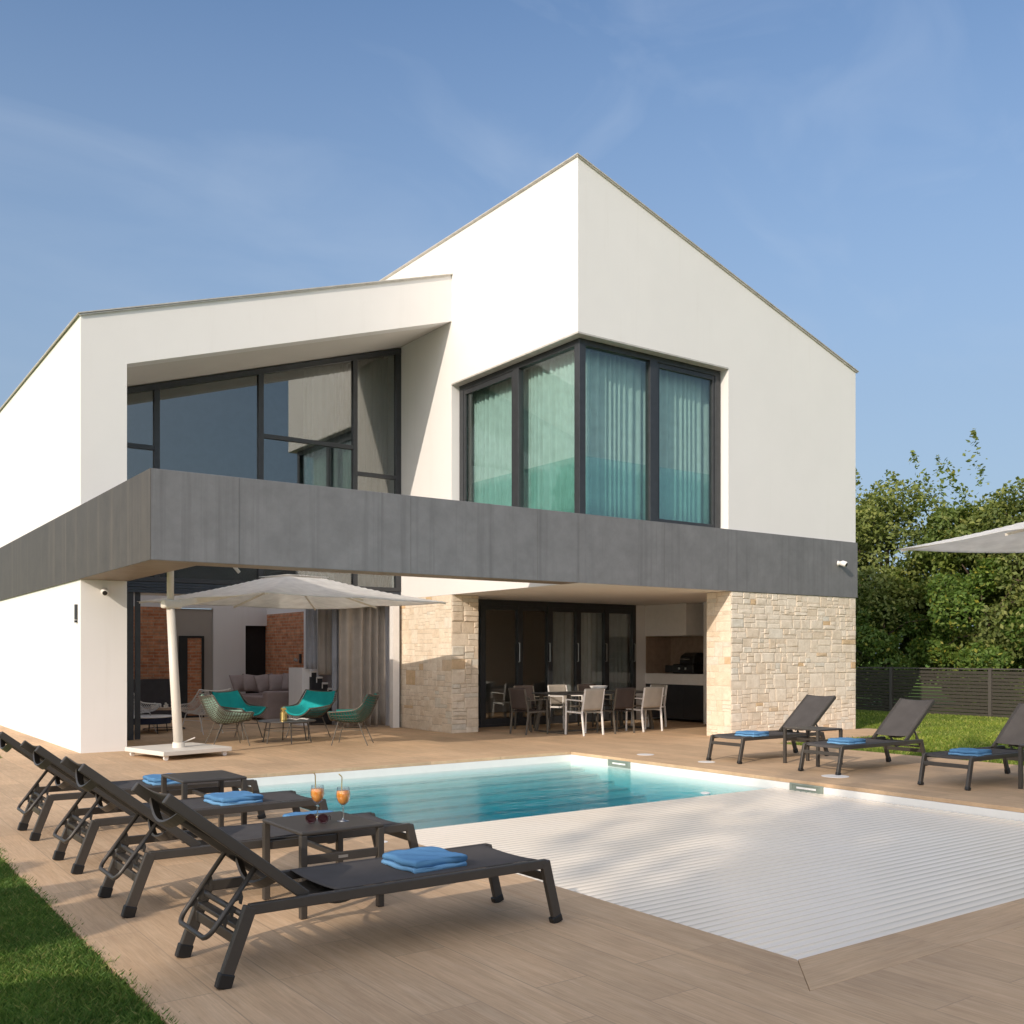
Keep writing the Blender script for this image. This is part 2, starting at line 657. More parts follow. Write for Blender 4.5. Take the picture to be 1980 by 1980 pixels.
M['curtain_white'] = mat_fabric('sheer_pale_curtain', (0.72, 0.74, 0.72), 0.35)
M['curtain_dark'] = mat_fabric('upper_grey_curtain', (0.27, 0.27, 0.26), 0.25)
M['curtain_taupe'] = mat_fabric('taupe_curtain', (0.46, 0.41, 0.36), 0.25)
M['curtain_grey'] = mat_fabric('blue_grey_curtain', (0.48, 0.50, 0.55), 0.25)
M['canopy'] = mat_fabric('white_canopy_fabric', (0.93, 0.92, 0.90), 0.5)
M['towel'] = mat_fabric('blue_towel', (0.11, 0.265, 0.47), 0.0, 1.0, 0.9)
M['towel_light'] = mat_fabric('pale_blue_towel_edge', (0.17, 0.36, 0.58), 0.0, 1.0, 0.9)
M['sling'] = mat_fabric('charcoal_sling', (0.088, 0.081, 0.078), 0.05, 0.9, 0.15)
M['alu'] = plain('taupe_aluminium', (0.070, 0.061, 0.052), 0.42, 0.25, 0.06)
M['teal'] = mat_fabric('teal_cushion', (0.02, 0.36, 0.37), 0.0, 0.95, 0.2)
M['teal_sunlit'] = mat_fabric('sunlit_teal_cushion', (0.42, 0.62, 0.52), 0.0, 0.95, 0.2)  # sunlit look of the teal cushion put into its colour
M['green_teal'] = mat_fabric('dark_teal_green_cushion', (0.03, 0.25, 0.22), 0.0, 0.95, 0.2)
M['rope'] = plain('taupe_wire', (0.12, 0.105, 0.085), 0.5, 0.1)
M['rope_white'] = plain('white_wire', (0.62, 0.60, 0.58), 0.45)
M['tabletop'] = plain('dark_stoneware_top', (0.085, 0.082, 0.08), 0.35)
M['beige_sling'] = mat_fabric('beige_sling', (0.50, 0.45, 0.385), 0.05, 0.8, 0.1)
M['white_paint'] = plain('white_powdercoat', (0.84, 0.815, 0.785), 0.4, 0.0, 0.03)
M['cream_paint'] = plain('cream_powdercoat', (0.74, 0.69, 0.61), 0.45, 0.0, 0.03)
M['brown_dark'] = mat_fabric('dark_brown_sling', (0.075, 0.058, 0.052), 0.05, 0.75, 0.1)
M['sofa'] = mat_fabric('mauve_grey_sofa_fabric', (0.36, 0.29, 0.275), 0.0, 0.95, 0.3)
M['steel'] = plain('brushed_steel', (0.55, 0.56, 0.55), 0.3, 0.9)
M['brass'] = plain('brass', (0.75, 0.56, 0.22), 0.3, 0.9)
M['paper'] = plain('paper', (0.75, 0.70, 0.66), 0.7)
M['wood'] = plain('oak', (0.42, 0.28, 0.17), 0.5, var=0.25)
M['navy'] = mat_fabric('navy_fabric', (0.03, 0.035, 0.06), 0.0, 0.9)
M['niche'] = plain('brown_niche_tile', (0.33, 0.235, 0.17), 0.6, var=0.15)
M['cabinet'] = plain('dark_cabinet', (0.028, 0.029, 0.033), 0.35)
M['fence'] = plain('fence_aluminium', (0.10, 0.088, 0.076), 0.5, 0.2, 0.06)
M['drink'] = None


def mat_leaf(name, stops, rough=0.55, trans=0.3):
    m, nt, N, L, b = new_mat(name)
    geo = N.new('ShaderNodeNewGeometry')
    c = ramp(N, L, geo.outputs['Random Per Island'], stops)
    big = ramp(N, L, noise(N, L, coords(N, L), 0.55, 3), [(0.3, (0.72, 0.78, 0.8)), (0.7, (1.25, 1.2, 1.0))])
    c = mix(N, L, c, big, 1.0, 'MULTIPLY')
    pt = ramp(N, L, noise(N, L, coords(N, L), 3.1, 4, 0.65), [(0.32, (0.80, 0.80, 0.75)), (0.68, (1.18, 1.14, 1.2))])
    c = mix(N, L, c, pt, 1.0, 'MULTIPLY')
    L.new(c, b.inputs['Base Color'])
    b.inputs['Roughness'].default_value = rough
    b.inputs['Specular IOR Level'].default_value = 0.35
    tl = N.new('ShaderNodeBsdfTranslucent')
    L.new(mix(N, L, c, (1.15, 1.25, 0.5), 1.0, 'MULTIPLY'), tl.inputs['Color'])
    ms = N.new('ShaderNodeMixShader')
    ms.inputs[0].default_value = trans
    out = [n for n in N if n.type == 'OUTPUT_MATERIAL'][0]
    L.new(b.outputs[0], ms.inputs[1])
    L.new(tl.outputs[0], ms.inputs[2])
    L.new(ms.outputs[0], out.inputs['Surface'])
    return m


M['leaf_a'] = mat_leaf('oak_leaves', [(0, (0.10, 0.15, 0.03)), (0.5, (0.155, 0.215, 0.05)), (0.9, (0.225, 0.28, 0.075)), (1, (0.35, 0.33, 0.085))])
M['leaf_b'] = mat_leaf('ivy_leaves', [(0, (0.08, 0.145, 0.026)), (0.5, (0.125, 0.205, 0.04)), (0.9, (0.19, 0.27, 0.06)), (1, (0.40, 0.36, 0.06))])
M['leaf_c'] = mat_leaf('olive_green_leaves', [(0, (0.125, 0.165, 0.046)), (0.5, (0.185, 0.23, 0.068)), (1, (0.29, 0.31, 0.095))])
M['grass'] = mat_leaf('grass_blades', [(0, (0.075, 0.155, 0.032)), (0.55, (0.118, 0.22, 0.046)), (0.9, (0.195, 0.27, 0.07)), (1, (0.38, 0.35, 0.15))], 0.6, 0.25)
M['grass_sunlit_dry'] = mat_leaf('sunlit_dry_grass_blades', [(0, (0.13, 0.20, 0.03)), (0.6, (0.21, 0.285, 0.045)), (0.9, (0.32, 0.36, 0.08)), (1, (0.46, 0.42, 0.15))], 0.6, 0.25)  # drier, yellower copy of the grass with sunlight put into its colour
M['bark'] = plain('bark', (0.12, 0.085, 0.06), 0.9, var=0.35, bstr=0.5, bscale=25)


def mat_lawn():
    m, nt, N, L, b = new_mat('lawn_turf')
    v = coords(N, L)
    f = noise(N, L, v, 22, 8, 0.75)
    c = ramp(N, L, f, [(0.3, (0.08, 0.15, 0.022)), (0.55, (0.15, 0.235, 0.04)), (0.75, (0.24, 0.29, 0.07))])
    g = ramp(N, L, noise(N, L, v, 0.7, 4), [(0.3, (0.85, 0.9, 0.8)), (0.7, (1.15, 1.1, 1.05))])
    L.new(mix(N, L, c, g, 1.0, 'MULTIPLY'), b.inputs['Base Color'])
    b.inputs['Roughness'].default_value = 0.95
    b.inputs['Specular IOR Level'].default_value = 0.1
    bump(N, L, b, f, 0.6, 0.03)
    return m


M['lawn'] = mat_lawn()
M['pool_white'] = plain('white_pool_liner', (0.82, 0.81, 0.77), 0.5, var=0.02)


def mat_water():
    m = bpy.data.materials.new('pool_water')
    m.use_nodes = True
    N, L = m.node_tree.nodes, m.node_tree.links
    N.clear()
    out = N.new('ShaderNodeOutputMaterial')
    tr = N.new('ShaderNodeBsdfTransparent')
    tr.inputs['Color'].default_value = (0.97, 1, 1, 1)
    gl = N.new('ShaderNodeBsdfGlossy')
    gl.inputs['Roughness'].default_value = 0.02
    fr = thin_fresnel(N, L, 1.33)
    v = coords(N, L, (1.0, 2.2, 1.0))
    bp = N.new('ShaderNodeBump')
    bp.inputs['Strength'].default_value = 0.115
    bp.inputs['Distance'].default_value = 0.05
    h = N.new('ShaderNodeMath')
    h.operation = 'MULTIPLY_ADD'
    L.new(noise(N, L, v, 2.2, 3, 0.5, 0.8), h.inputs[0])
    h.inputs[1].default_value = 1.3
    L.new(noise(N, L, v, 6.0, 5, 0.62, 0.6), h.inputs[2])
    L.new(h.outputs[0], bp.inputs['Height'])
    L.new(bp.outputs['Normal'], gl.inputs['Normal'])
    L.new(bp.outputs['Normal'], fr.inputs['Normal'])
    ms = N.new('ShaderNodeMixShader')
    L.new(fr.outputs[0], ms.inputs[0])
    L.new(tr.outputs[0], ms.inputs[1])
    L.new(gl.outputs[0], ms.inputs[2])
    L.new(ms.outputs[0], out.inputs['Surface'])
    ab = N.new('ShaderNodeVolumeAbsorption')
    ab.inputs['Color'].default_value = (0.05, 0.78, 0.85, 1)
    ab.inputs['Density'].default_value = 1.5
    L.new(ab.outputs[0], out.inputs['Volume'])
    return m


M['water'] = mat_water()


def mat_cover():
    m, nt, N, L, b = new_mat('cream_cover_slats')
    v = coords(N, L)
    f = noise(N, L, v, 1.1, 5)
    c = ramp(N, L, f, [(0.3, (0.87, 0.77, 0.635)), (0.7, (0.90, 0.81, 0.685))])
    L.new(c, b.inputs['Base Color'])
    b.inputs['Roughness'].default_value = 0.21
    b.inputs['Specular IOR Level'].default_value = 0.45
    return m


M['cover'] = mat_cover()


def mat_drink():
    m, nt, N, L, b = new_mat('orange_drink')
    v = coords(N, L)
    c = ramp(N, L, noise(N, L, v, 30, 4), [(0.3, (0.80, 0.24, 0.03)), (0.55, (0.95, 0.42, 0.09)), (0.75, (0.98, 0.70, 0.42))])
    L.new(c, b.inputs['Base Color'])
    b.inputs['Roughness'].default_value = 0.1
    b.inputs['Subsurface Weight'].default_value = 0.3
    b.inputs['Subsurface Radius'].default_value = (0.03, 0.015, 0.006)
    return m


M['drink'] = mat_drink()
M['lens'] = plain('dark_red_lens', (0.022, 0.006, 0.009), 0.05, 0.0, 0.05)

exec_order = None
# ================================================================== SETTING
PX0, PX1, PY0, PY1 = 4.0, 9.717, 3.189, 12.06
WZ = -0.145


def cells(xs, ys, inside, z):
    mb = MB()
    V = {}
    def vert(i, j):
        if (i, j) not in V:
            V[i, j] = mb.bm.verts.new((xs[i], ys[j], z))
        return V[i, j]
    for i in range(len(xs) - 1):
        for j in range(len(ys) - 1):
            if inside((xs[i] + xs[i + 1]) / 2, (ys[j] + ys[j + 1]) / 2):
                mb.bm.faces.new((vert(i, j), vert(i + 1, j), vert(i + 1, j + 1), vert(i, j + 1)))
    return mb


def in_pool(x, y):
    return PX0 < x < PX1 and PY0 < y < PY1


lawn = build('lawn', cells([-900, PX0 - .12, PX1 + .12, 900], [-900, PY0 - .12, PY1 + .12, 900], lambda x, y: not in_pool(x, y), -0.03), M['lawn'])
tag(lawn, 'green lawn around the terrace', 'lawn', kind='structure')


cw = 0.33


def deck_in(x, y):
    if PX0 - cw < x < PX1 + cw and PY0 - cw < y < PY1 + cw:
        return False
    return (1.222 < x < 13.5 and y < 16.1) or (13.5 < x < 17.75 and 11.2 < y < 12.4) or (2.42 < x < 17.3 and 12.06 < y < 26)


deck = build('terrace', cells([1.222, 2.42, PX0 - cw - .003, PX1 + cw + .003, 13.5, 17.3, 17.75], [-10, PY0 - cw - .003, 11.2, 12.06, PY1 + cw + .003, 12.4, 16.1, 26], deck_in, 0.0), M['deck'], solid=0.05, offset=-1)
tag(deck, 'wood look tiled terrace around the pool', 'terrace', kind='structure')

cw = 0.33
cop = MB()
zc0, zc1 = -0.042, 0.0005
for poly in ([(PX0 - cw, PY0 - cw), (PX0, PY0), (PX0, PY1), (PX0 - cw, PY1 + cw)],
             [(PX1 + cw, PY0 - cw), (PX1 + cw, PY1 + cw), (PX1, PY1), (PX1, PY0)]):
    cop.prism(poly, 'z', zc0, zc1)
c_o = build('pool_coping', cop, M['coping'], bevel=0.004)
tag(c_o, 'wood look coping along the pool', 'coping', kind='structure')
cop = MB()
for poly in ([(PX0 - cw + .003, PY0 - cw), (PX1 + cw - .003, PY0 - cw), (PX1 - .003, PY0), (PX0 + .003, PY0)],
             [(PX0 + .003, PY1), (PX1 - .003, PY1), (PX1 + cw - .003, PY1 + cw), (PX0 - cw + .003, PY1 + cw)]):
    cop.prism(poly, 'z', zc0, zc1)
c_o = build('pool_coping', cop, M['coping_x'], bevel=0.003)
tag(c_o, 'wood look coping across the pool ends', 'coping', kind='structure')

# basin with steps at the far end
bas = MB()
zb = -0.62
bas.box(PX0 - .2, PY0 - .2, zb - .2, PX1 + .2, PY1 + .2, zb)
t = .2
e = .004
bas.box(PX0 - t, PY0 - t, zb, PX0 + e, PY1 + t, -0.044)
bas.box(PX1 - e, PY0 - t, zb, PX1 + t, PY1 + t, -0.044)
bas.box(PX0 + e, PY0 - t, zb, PX1 - e, PY0 + e, -0.044)
bas.box(PX0 + e, PY1 - e, zb, PX1 - e, PY1 + t, -0.044)
for k in range(5):
    bas.box(PX0 + e, PY1 - e - .34 * (k + 1), zb, PX1 - e, PY1 - e - .34 * k, -0.215 - .065 * k)
b_o = build('pool_basin', bas, M['pool_white'], bevel=0.006)
tag(b_o, 'white lined pool basin', 'pool', kind='structure')
nos = MB()
for k in range(5):
    nos.box(PX0 + .05, PY1 - .004 - .34 * (k + 1) - .004, -0.215 - .065 * k - .03, PX1 - .05, PY1 - .004 - .34 * (k + 1) + .004, -0.215 - .065 * k + .003)
build('step_edge', nos, plain('teal_grey_nosing', (0.44, 0.58, 0.58), 0.5), b_o)
w = MB().box(PX0 - .005, PY0 - .005, zb - .01, PX1 + .005, PY1 + .005, WZ)
w_o = build('water', w, M['water'])
tag(w_o, 'teal pool water', 'water', kind='structure')

# pool cover of floating slats
CY0, CY1 = PY0 + .012, 8.11
prof = []
pitch = 0.083
nsl = int((CY1 - CY0) / pitch)
for i in range(nsl):
    y0 = CY0 + i * pitch
    for tt, zz in ((0.02, -0.0045), (0.10, -0.0015), (0.30, 0.002), (0.50, 0.0035), (0.70, 0.002), (0.90, -0.0015), (0.98, -0.0045)):
        prof.append((y0 + tt * pitch, -0.125 + zz))
cv = MB()
top = [[cv.bm.verts.new((x, y, z)) for (y, z) in prof] for x in (PX0 + .012, PX1 - .012)]
bot = [[cv.bm.verts.new((x, y, -0.15)) for y in (prof[0][0], prof[-1][0])] for x in (PX0 + .012, PX1 - .012)]
for i in range(len(prof) - 1):
    cv.bm.faces.new((top[0][i], top[1][i], top[1][i + 1], top[0][i + 1]))
cv.bm.faces.new((bot[0][0], bot[0][1], bot[1][1], bot[1][0]))
cv.bm.faces.new((top[0][-1], top[1][-1], bot[1][1], bot[0][1]))
cv.bm.faces.new((top[1][0], top[0][0], bot[0][0], bot[1][0]))
cover = build('pool_cover', cv, M['cover'], smooth=False)
for p in cover.data.polygons:
    p.use_smooth = len(p.vertices) == 4 and p.area < 0.2
tag(cover, 'cream slatted floating cover over the near half of the pool', 'pool cover')

# ================================================================== HOUSE
HB = (3.485, 16.19, 0.0)
house = thing('house', HB, 'white two storey house with sloping roofs and a grey concrete band', 'house')


def hp(name, mb, mat, parent=None, **k):
    bmesh.ops.translate(mb.bm, vec=-Vector(HB), verts=mb.bm.verts)
    return build(name, mb, mat, parent or house, **k)


XC, XL, XR, YF, YP, YG, YD, XPR = 10.13, 3.485, 17.345, 12.389, 16.19, 18.2, 17.2, 13.685


def zr(x):      # right roof
    return 9.459 - 0.3115 * (x - XC)


def zl(x):      # left roof
    return 6.686 + 0.3093 * (x - XL)


def zs(x):      # left soffit
    return 6.041 + 0.3048 * (x - 4.163)


WT, WB = 6.67, 3.70
hp('wall', MB().prism([(XC, zr(XC)), (XC, WT), (13.62, WT), (13.62, WB), (XR, WB), (XR, zr(XR))], 'y', YF, YF + .3), M['plaster'])
hp('wall', MB().prism([(YF + .3, zr(XC)), (YF + .3, WT), (YP, WT), (YP, WB), (24, WB), (24, zr(XC))], 'x', XC, XC + .3), M['plaster'])
hp('wall', MB().prism([(YF + .3, WB), (24, WB), (24, zr(XR)), (YF + .3, zr(XR))], 'x', XR - .3, XR), M['plaster'])
hp('wall', MB().prism([(XC + .3, WB), (XR - .3, WB), (XR - .3, zr(XR - .3)), (XC + .3, zr(XC + .3))], 'y', 23.7, 24), M['plaster'])
hp('wall', MB().prism([(XC + .3, WB), (XR - .3, WB), (XR - .3, zr(XR - .3)), (XC + .3, zr(XC + .3))], 'y', 17.6, 17.8), M['white_int'])
hp('floor_slab', MB().box(XC, YF, 2.65, XR, 24, WB), M['plaster'])
hp('wall', MB().box(XR - .3, 12.98, 0, XR, 24, 2.65), M['plaster'])
hp('wall', MB().box(XC, 23.7, 0, XR - .3, 24, 2.65), M['plaster'])
# left volume: pier and fascia, wall, soffit
hp('wall', MB().prism([(XL, 0), (4.163, 0), (4.163, 6.041), (XC - .002, zs(XC)), (XC - .002, zl(XC)), (XL, zl(XL))], 'y', YP, YP + .3), M['plaster'])
hp('pier', MB().box(XL, YP + .3, 0, 4.163, YG + .1, 6.03), M['plaster'])
hp('wall', MB().box(XL, YG + .1, 0, XL + .3, 26, 6.68), M['plaster'])
hp('wall', MB().box(XL, YP + .3, 6.03, XL + .3, YG + .1, 6.68), M['plaster'])
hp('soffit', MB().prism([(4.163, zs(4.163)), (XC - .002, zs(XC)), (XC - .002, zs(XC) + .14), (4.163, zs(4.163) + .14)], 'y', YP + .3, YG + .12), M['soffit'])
rg = hp('added_rear_glazing', MB().box(XL + .3, 25.9, 0, XC, 26, .1).box(6.9, 25.92, .1, 7.0, 25.98, 7.5), M['frame'])  # unseen glazed rear, added so daylight reaches the living room
hp('pane', MB().prism([(XL + .3, .1), (XC, .1), (XC, zl(XC)), (XL + .3, zl(XL + .3))], 'y', 25.94, 25.96), M['glass_clear'], rg)
hp('wall', MB().box(XC, YG, 0, XC + .3, 23.7, 2.65), M['white_int'])
# roofs with thin metal edge
for (x0, x1, f, y0, y1) in ((XC - .045, XR + .05, zr, YF - .045, 24.05), (XL - .045, XC - .003, zl, YP - .045, 19.05),
                            (XL - .045, 4.2, zl, 19.05, 25.5), (9.6, XC - .003, zl, 19.05, 25.5), (XL - .045, XC - .003, zl, 25.5, 26.05)):
    # the left roof is left open between the last three pieces: unseen openings added to let daylight into the living room
    hp('roof', MB().prism([(x0, f(x0) + .004), (x1, f(x1) + .004), (x1, f(x1) + .022), (x0, f(x0) + .022)], 'y', y0, y1), M['trim'])
    if y0 > YP:
        continue
    hp('roof_edge', MB().prism([(x0 + .02, f(x0) - .018), (x1 - .02, f(x1) - .018), (x1 - .02, f(x1) + .003), (x0 + .02, f(x0) + .003)], 'y', y0 + .015, YF - .002 if f is zr else YP - .002), M['trim'])

# concrete band
ZB0, ZB1 = 2.65, 3.757
BX, BY = 3.455, 12.362
hp('concrete_band', MB().box(BX, BY, ZB0, XC - .002, BY + .46, ZB1), M['concrete'], bevel=0.006)
hp('concrete_band', MB().box(XC - .002, BY, ZB0, 17.372, YF - .002, ZB1), M['concrete'])
side = hp('concrete_band', MB().box(BX - .004, BY + .46, ZB0, 4.163, YP - .002, ZB1), M['concrete_brown'])
hp('concrete_band', MB().box(BX - .004, YP - .002, ZB0, XL - .002, 26, ZB1), M['concrete_brown'])
hp('concrete_band', MB().box(BX - .004, BY - .001, ZB0 + .001, BX + .001, BY + .46, ZB1 - .001), M['concrete_brown'])
hp('band_underside', MB().box(BX + .004, BY + .003, ZB0 - .003, XC - .01, BY + .457, ZB0 - .0005), M['concrete_under'])
hp('band_underside', MB().box(BX + .004, BY + .461, ZB0 - .003, 4.16, YP - .004, ZB0 - .0005), M['concrete_under'])
for x in (4.55, 7.05, 9.3, 12.0):
    hp('panel_joint', MB().box(x, BY - .0025, ZB0 + .004, x + .005, BY + .0005, ZB1 - .004), M['panel_seam'])


# ---- stone walls: each stone a rough block, all in one mesh per wall
def stones(mb, u0, u1, z0, z1, place, depth, sd):
    rnd = random.Random(sd)
    z = z0
    while z < z1 - .02:
        rh = rnd.uniform(.17, .31)
        if z + rh > z1 - .12:
            rh = z1 - z
        u = u0
        while u < u1 - .01:
            wv = rnd.uniform(.13, .40)
            if u + wv > u1 - .09:
                wv = u1 - u
            # each column of a course is broken into one to three stones of its own heights
            k = rnd.choice((1, 2, 2, 2, 3)) if rh > .2 else rnd.choice((1, 2, 2))
            cut = sorted(rnd.uniform(.25, .75) if k == 2 else (i + 1) / k + rnd.uniform(-.09, .09) for i in range(k - 1))
            zs_ = [z] + [z + rh * c_ for c_ in cut] + [z + rh]
            sub = list(zip(zs_[:-1], zs_[1:]))
            sub2 = []
            for a, b in sub:
                if wv > .26 and b - a < .15 and rnd.random() < .5:
                    m_ = wv * rnd.uniform(.35, .65)
                    sub2 += [(a, b, u, m_), (a, b, u + m_, wv - m_)]
                else:
                    sub2.append((a, b, u, wv))
            for a, b, us, ws in sub2:
                g = .0035
                pr = rnd.uniform(.004, depth)
                j = lambda s=.006: rnd.uniform(-s, s)
                q = [(us + g + j(.006), a + g + j(.006)), (us + ws - g + j(.003), a + g + j(.003)), (us + ws - g + j(.003), b - g + j(.003)), (us + g + j(.003), b - g + j(.003))]
                cx_, cz_ = sum(p[0] for p in q) / 4, sum(p[1] for p in q) / 4
                V0 = [mb.bm.verts.new(place(p[0], p[1], -.005)) for p in q]
                V1 = [mb.bm.verts.new(place(p[0], p[1], pr * rnd.uniform(.3, .7))) for p in q]
                k = .80
                V2 = [mb.bm.verts.new(place(cx_ + (p[0] - cx_) * k + j(), cz_ + (p[1] - cz_) * (k - .06) + j(), pr * rnd.uniform(.75, 1.15))) for p in q]
                for A, B in ((V0, V1), (V1, V2)):
                    for i in range(4):
                        mb.bm.faces.new((A[i], A[(i + 1) % 4], B[(i + 1) % 4], B[i]))
                mb.bm.faces.new(V2)
            u += wv
        z += rh


def stone_wall(core, faces):
    p = hp('stone_wall', MB().box(*core), M['mortar'])
    for f in faces:
        mb = MB()
        stones(mb, *f)
        bmesh.ops.recalc_face_normals(mb.bm, faces=mb.bm.faces)
        hp('stone_facing', mb, M['stone'], p, recalc=False)


stone_wall((XPR, YF, 0, XR, 12.98, 2.648), [
    (XPR, XR, 0.0, 2.646, lambda u, z, d: (u, YF - d, z), .017, 3),
    (YF, 12.98, 0.0, 2.646, lambda u, z, d: (XPR - d * .6, u, z), .010, 4)])
stone_wall((XC, YP, 0, 10.74, YG, 2.648), [
    (XC, 10.74, 0.0, 2.646, lambda u, z, d: (u, YP - d, z), .026, 5),
    (YP, YG, 0.0, 2.646, lambda u, z, d: (XC - d * .6, u, z), .012, 6)])

# ---- corner window
FT, FB = 6.56, 3.72
win = hp('corner_window', MB().box(XC + .17, YF + .17, FT - .02, 13.55, YF + .29, FT + .06)
         .box(XC + .17, YF + .29, FT - .02, XC + .29, YP - .02, FT + .06)
         .box(XC + .17, YF + .17, WB, 13.55, YF + .29, FB + .07).box(XC + .17, YF + .29, WB, XC + .29, YP - .02, FB + .07)
         .box(XC + .165, YF + .165, WB + .002, XC + .30, YF + .30, FT + .058)
         .box(13.47, YF + .172, WB, 13.6, YF + .288, FT + .05).box(XC + .172, YP - .14, WB, XC + .288, YP - .002, FT + .05)
         .box(11.86, YF + .168, WB, 12.04, YF + .292, FT + .045).box(XC + .168, 14.25, WB, XC + .292, 14.41, FT + .045), M['frame'], bevel=0.006)
hp('window_head', MB().prism([(XC, WT - .003), (13.62, WT - .003), (13.62, WT - .03), (XC, WT - .03)], 'y', YF - .006, YF + .17)
   .box(XC - .006, YF + .17, WT - .03, XC + .17, YP, WT - .003).box(XC - .006, YF - .006, WT - .03, XC, YF + .17, WT - .003), M['trim'], win)
hp('window_head', MB().box(XC + .17, YF + .17, FT + .06, 13.6, YF + .29, WT - .03).box(XC + .17, YF + .29, FT + .06, XC + .29, YP - .002, WT - .03), M['frame'], win)
for (x0, x1) in ((XC + .30, 11.86), (12.04, 13.47)):
    hp('pane', MB().box(x0, YF + .222, FB + .07, x1, YF + .238, FT - .02), M['glass_corner'], win)
for (y0, y1) in ((YF + .30, 14.25), (14.41, YP - .14)):
    hp('pane', MB().box(XC + .222, y0, FB + .07, XC + .238, y1, FT - .02), M['glass_corner'], win)
for (x0, x1, y0, y1) in ((12.04, 13.47, YF + .19, YF + .21),):
    fr = MB()
    for a in ((x0, x0 + .06), (x1 - .06, x1)):
        fr.box(a[0], y0, FB + .07, a[1], y1 + .03, FT - .02)
    fr.box(x0 + .06, y0, FT - .10, x1 - .06, y1 + .03, FT - .02).box(x0 + .06, y0, FB + .07, x1 - .06, y1 + .03, FB + .13)
    hp('sash', fr, M['frame'], win, bevel=0.004)
fr = MB()
for a in ((14.41, 14.48), (YP - .20, YP - .14)):
    fr.box(XC + .185, a[0], FB + .07, XC + .221, a[1], FT - .02)
fr.box(XC + .185, 14.48, FT - .11, XC + .221, YP - .20, FT - .02)
hp('sash', fr, M['frame'], win, bevel=0.004)
# glass balustrade inside the corner window
hp('balustrade', MB().box(XC + .33, YF + .33, WB, 13.5, YF + .342, 4.78).box(XC + .33, YF + .36, WB, XC + .342, YP - .1, 4.78), M['glass_corner'], win)

# ---- glazed front of the left volume
def gx(x):
    return zs(x) - .02


fw = MB()
fy0, fy1 = YG - .06, YG + .05
fw.prism([(4.163, gx(4.163) - .11), (XC - .003, gx(XC) - .11), (XC - .003, gx(XC)), (4.163, gx(4.163))], 'y', fy0, fy1)
for x, w_ in ((5.184, .10), (7.115, .10), (9.083, .10)):
    fw.prism([(x - w_ / 2, 2.88), (x + w_ / 2, 2.88), (x + w_ / 2, gx(x) - .10), (x - w_ / 2, gx(x) - .10)], 'y', fy0 + .004, fy1 - .004)
fw.prism([(XC - .12, 2.88), (XC - .003, 2.88), (XC - .003, gx(XC) - .1), (XC - .12, gx(XC) - .1)], 'y', fy0 + .004, fy1 - .004)
for x0, x1, z in ((4.163, 5.134, 5.177), (7.165, 9.033, 5.655), (9.133, XC - .12, 5.148)):
    fw.box(x0, fy0 + .01, z - .04, x1, fy1 - .01, z + .04)
fw.box(4.163, fy0 + .002, 2.80, XC - .003, fy1 - .002, 2.88)
gw = hp('glazed_front', fw, M['frame'], bevel=0.004)
for x0, x1 in ((4.163, 5.134), (5.234, 7.065), (7.165, 9.033), (9.133, XC - .12)):
    hp('pane', MB().prism([(x0, 2.88), (x1, 2.88), (x1, gx(x1) - .10), (x0, gx(x0) - .10)], 'y', YG - .01, YG + .006), M['glass_upper'], gw)
# head panel of louvres over the open sliding doors
hd = MB()
for k in range(4):
    hd.box(4.163, YG - .05 + .01 * (k % 2), 2.60 + .05 * k, XC - .003, YG + .05, 2.645 + .05 * k)
hp('door_head', hd, M['dark_panel'])
# open sliding leaves stacked behind the pier, seen edge on
sl = MB()
for k in range(2):
    sl.box(4.70 + .13 * k, YG - .02 + .05 * k, 0.0, 4.79 + .13 * k, YG + .03 + .05 * k, 2.60)
sl.box(4.163, YG - .03, 0, 4.70, YG + .01, 2.6)
hp('sliding_door', sl, M['frame'], bevel=0.004)
hp('door_jamb', MB().box(9.90, YG - .12, 0.0, 10.05, YG + .03, 2.60), M['white_paint'], bevel=0.004)
hp('door_jamb', MB().box(10.05, YG - .02, 0.0, 10.125, YG + .05, 2.60), M['frame'])
# floor between the storeys
hp('floor_slab', MB().box(XL + .3, YG + .06, 2.60, XC - .003, 18.98, 2.84), M['white_int'])
hp('interior_wall', MB().prism([(XL + .3, 2.84), (XC, 2.84), (XC, zl(XC) - .02), (XL + .3, zl(XL + .3) - .02)], 'y', 18.9, 18.97), plain('upper_room_painted_dark', (0.10, 0.11, 0.125), 0.8))  # added wall; its dark colour stands in for the unlit upper room

# ---- living room interior
hp('brick_wall', MB().box(XL + .3, 23.86, .93, 7.22, 24.0, 2.62), M['brick'])
hp('interior_wall', MB().box(XL + .3, 23.86, 2.62, 8.15, 24.0, 3.3), M['white_int'])
hp('fireplace_bench', MB().box(XL + .3, 23.2, 0.0, 7.0, 23.855, .94), plain('dark_bench', (0.035, 0.03, 0.034), 0.5))
hp('interior_wall', MB().box(7.22, 23.9, 0, 8.15, 24.05, 2.597), M['beige_int'])
iw = MB().prism([(8.15, 0), (8.95, 0), (8.95, 2.22), (9.5, 2.22), (9.5, 3.3), (8.15, 3.3)], 'y', 23.86, 24.0)
hp('interior_wall', iw, M['white_int'])
hp('doorway', MB().box(8.95, 23.95, 0, 9.5, 24.02, 2.22), M['void'])
hp('brick_wall', MB().box(9.5, 21.6, 0, 9.64, 24.0, 2.50), M['brick'])
hp('interior_wall', MB().box(9.502, 21.6, 2.50, 9.64, 24.0, 3.3), M['white_int'])
hp('interior_wall', MB().box(9.49, 21.1, 0, 9.64, 21.598, 3.3), M['white_int'])
st = MB()
for k in range(5):
    st.box(9.36 - .13 * k, 19.75, .0, 9.49 - .13 * k, 20.5, .62 + .125 * k)
hp('staircase', st, M['cabinet'])
st = MB()
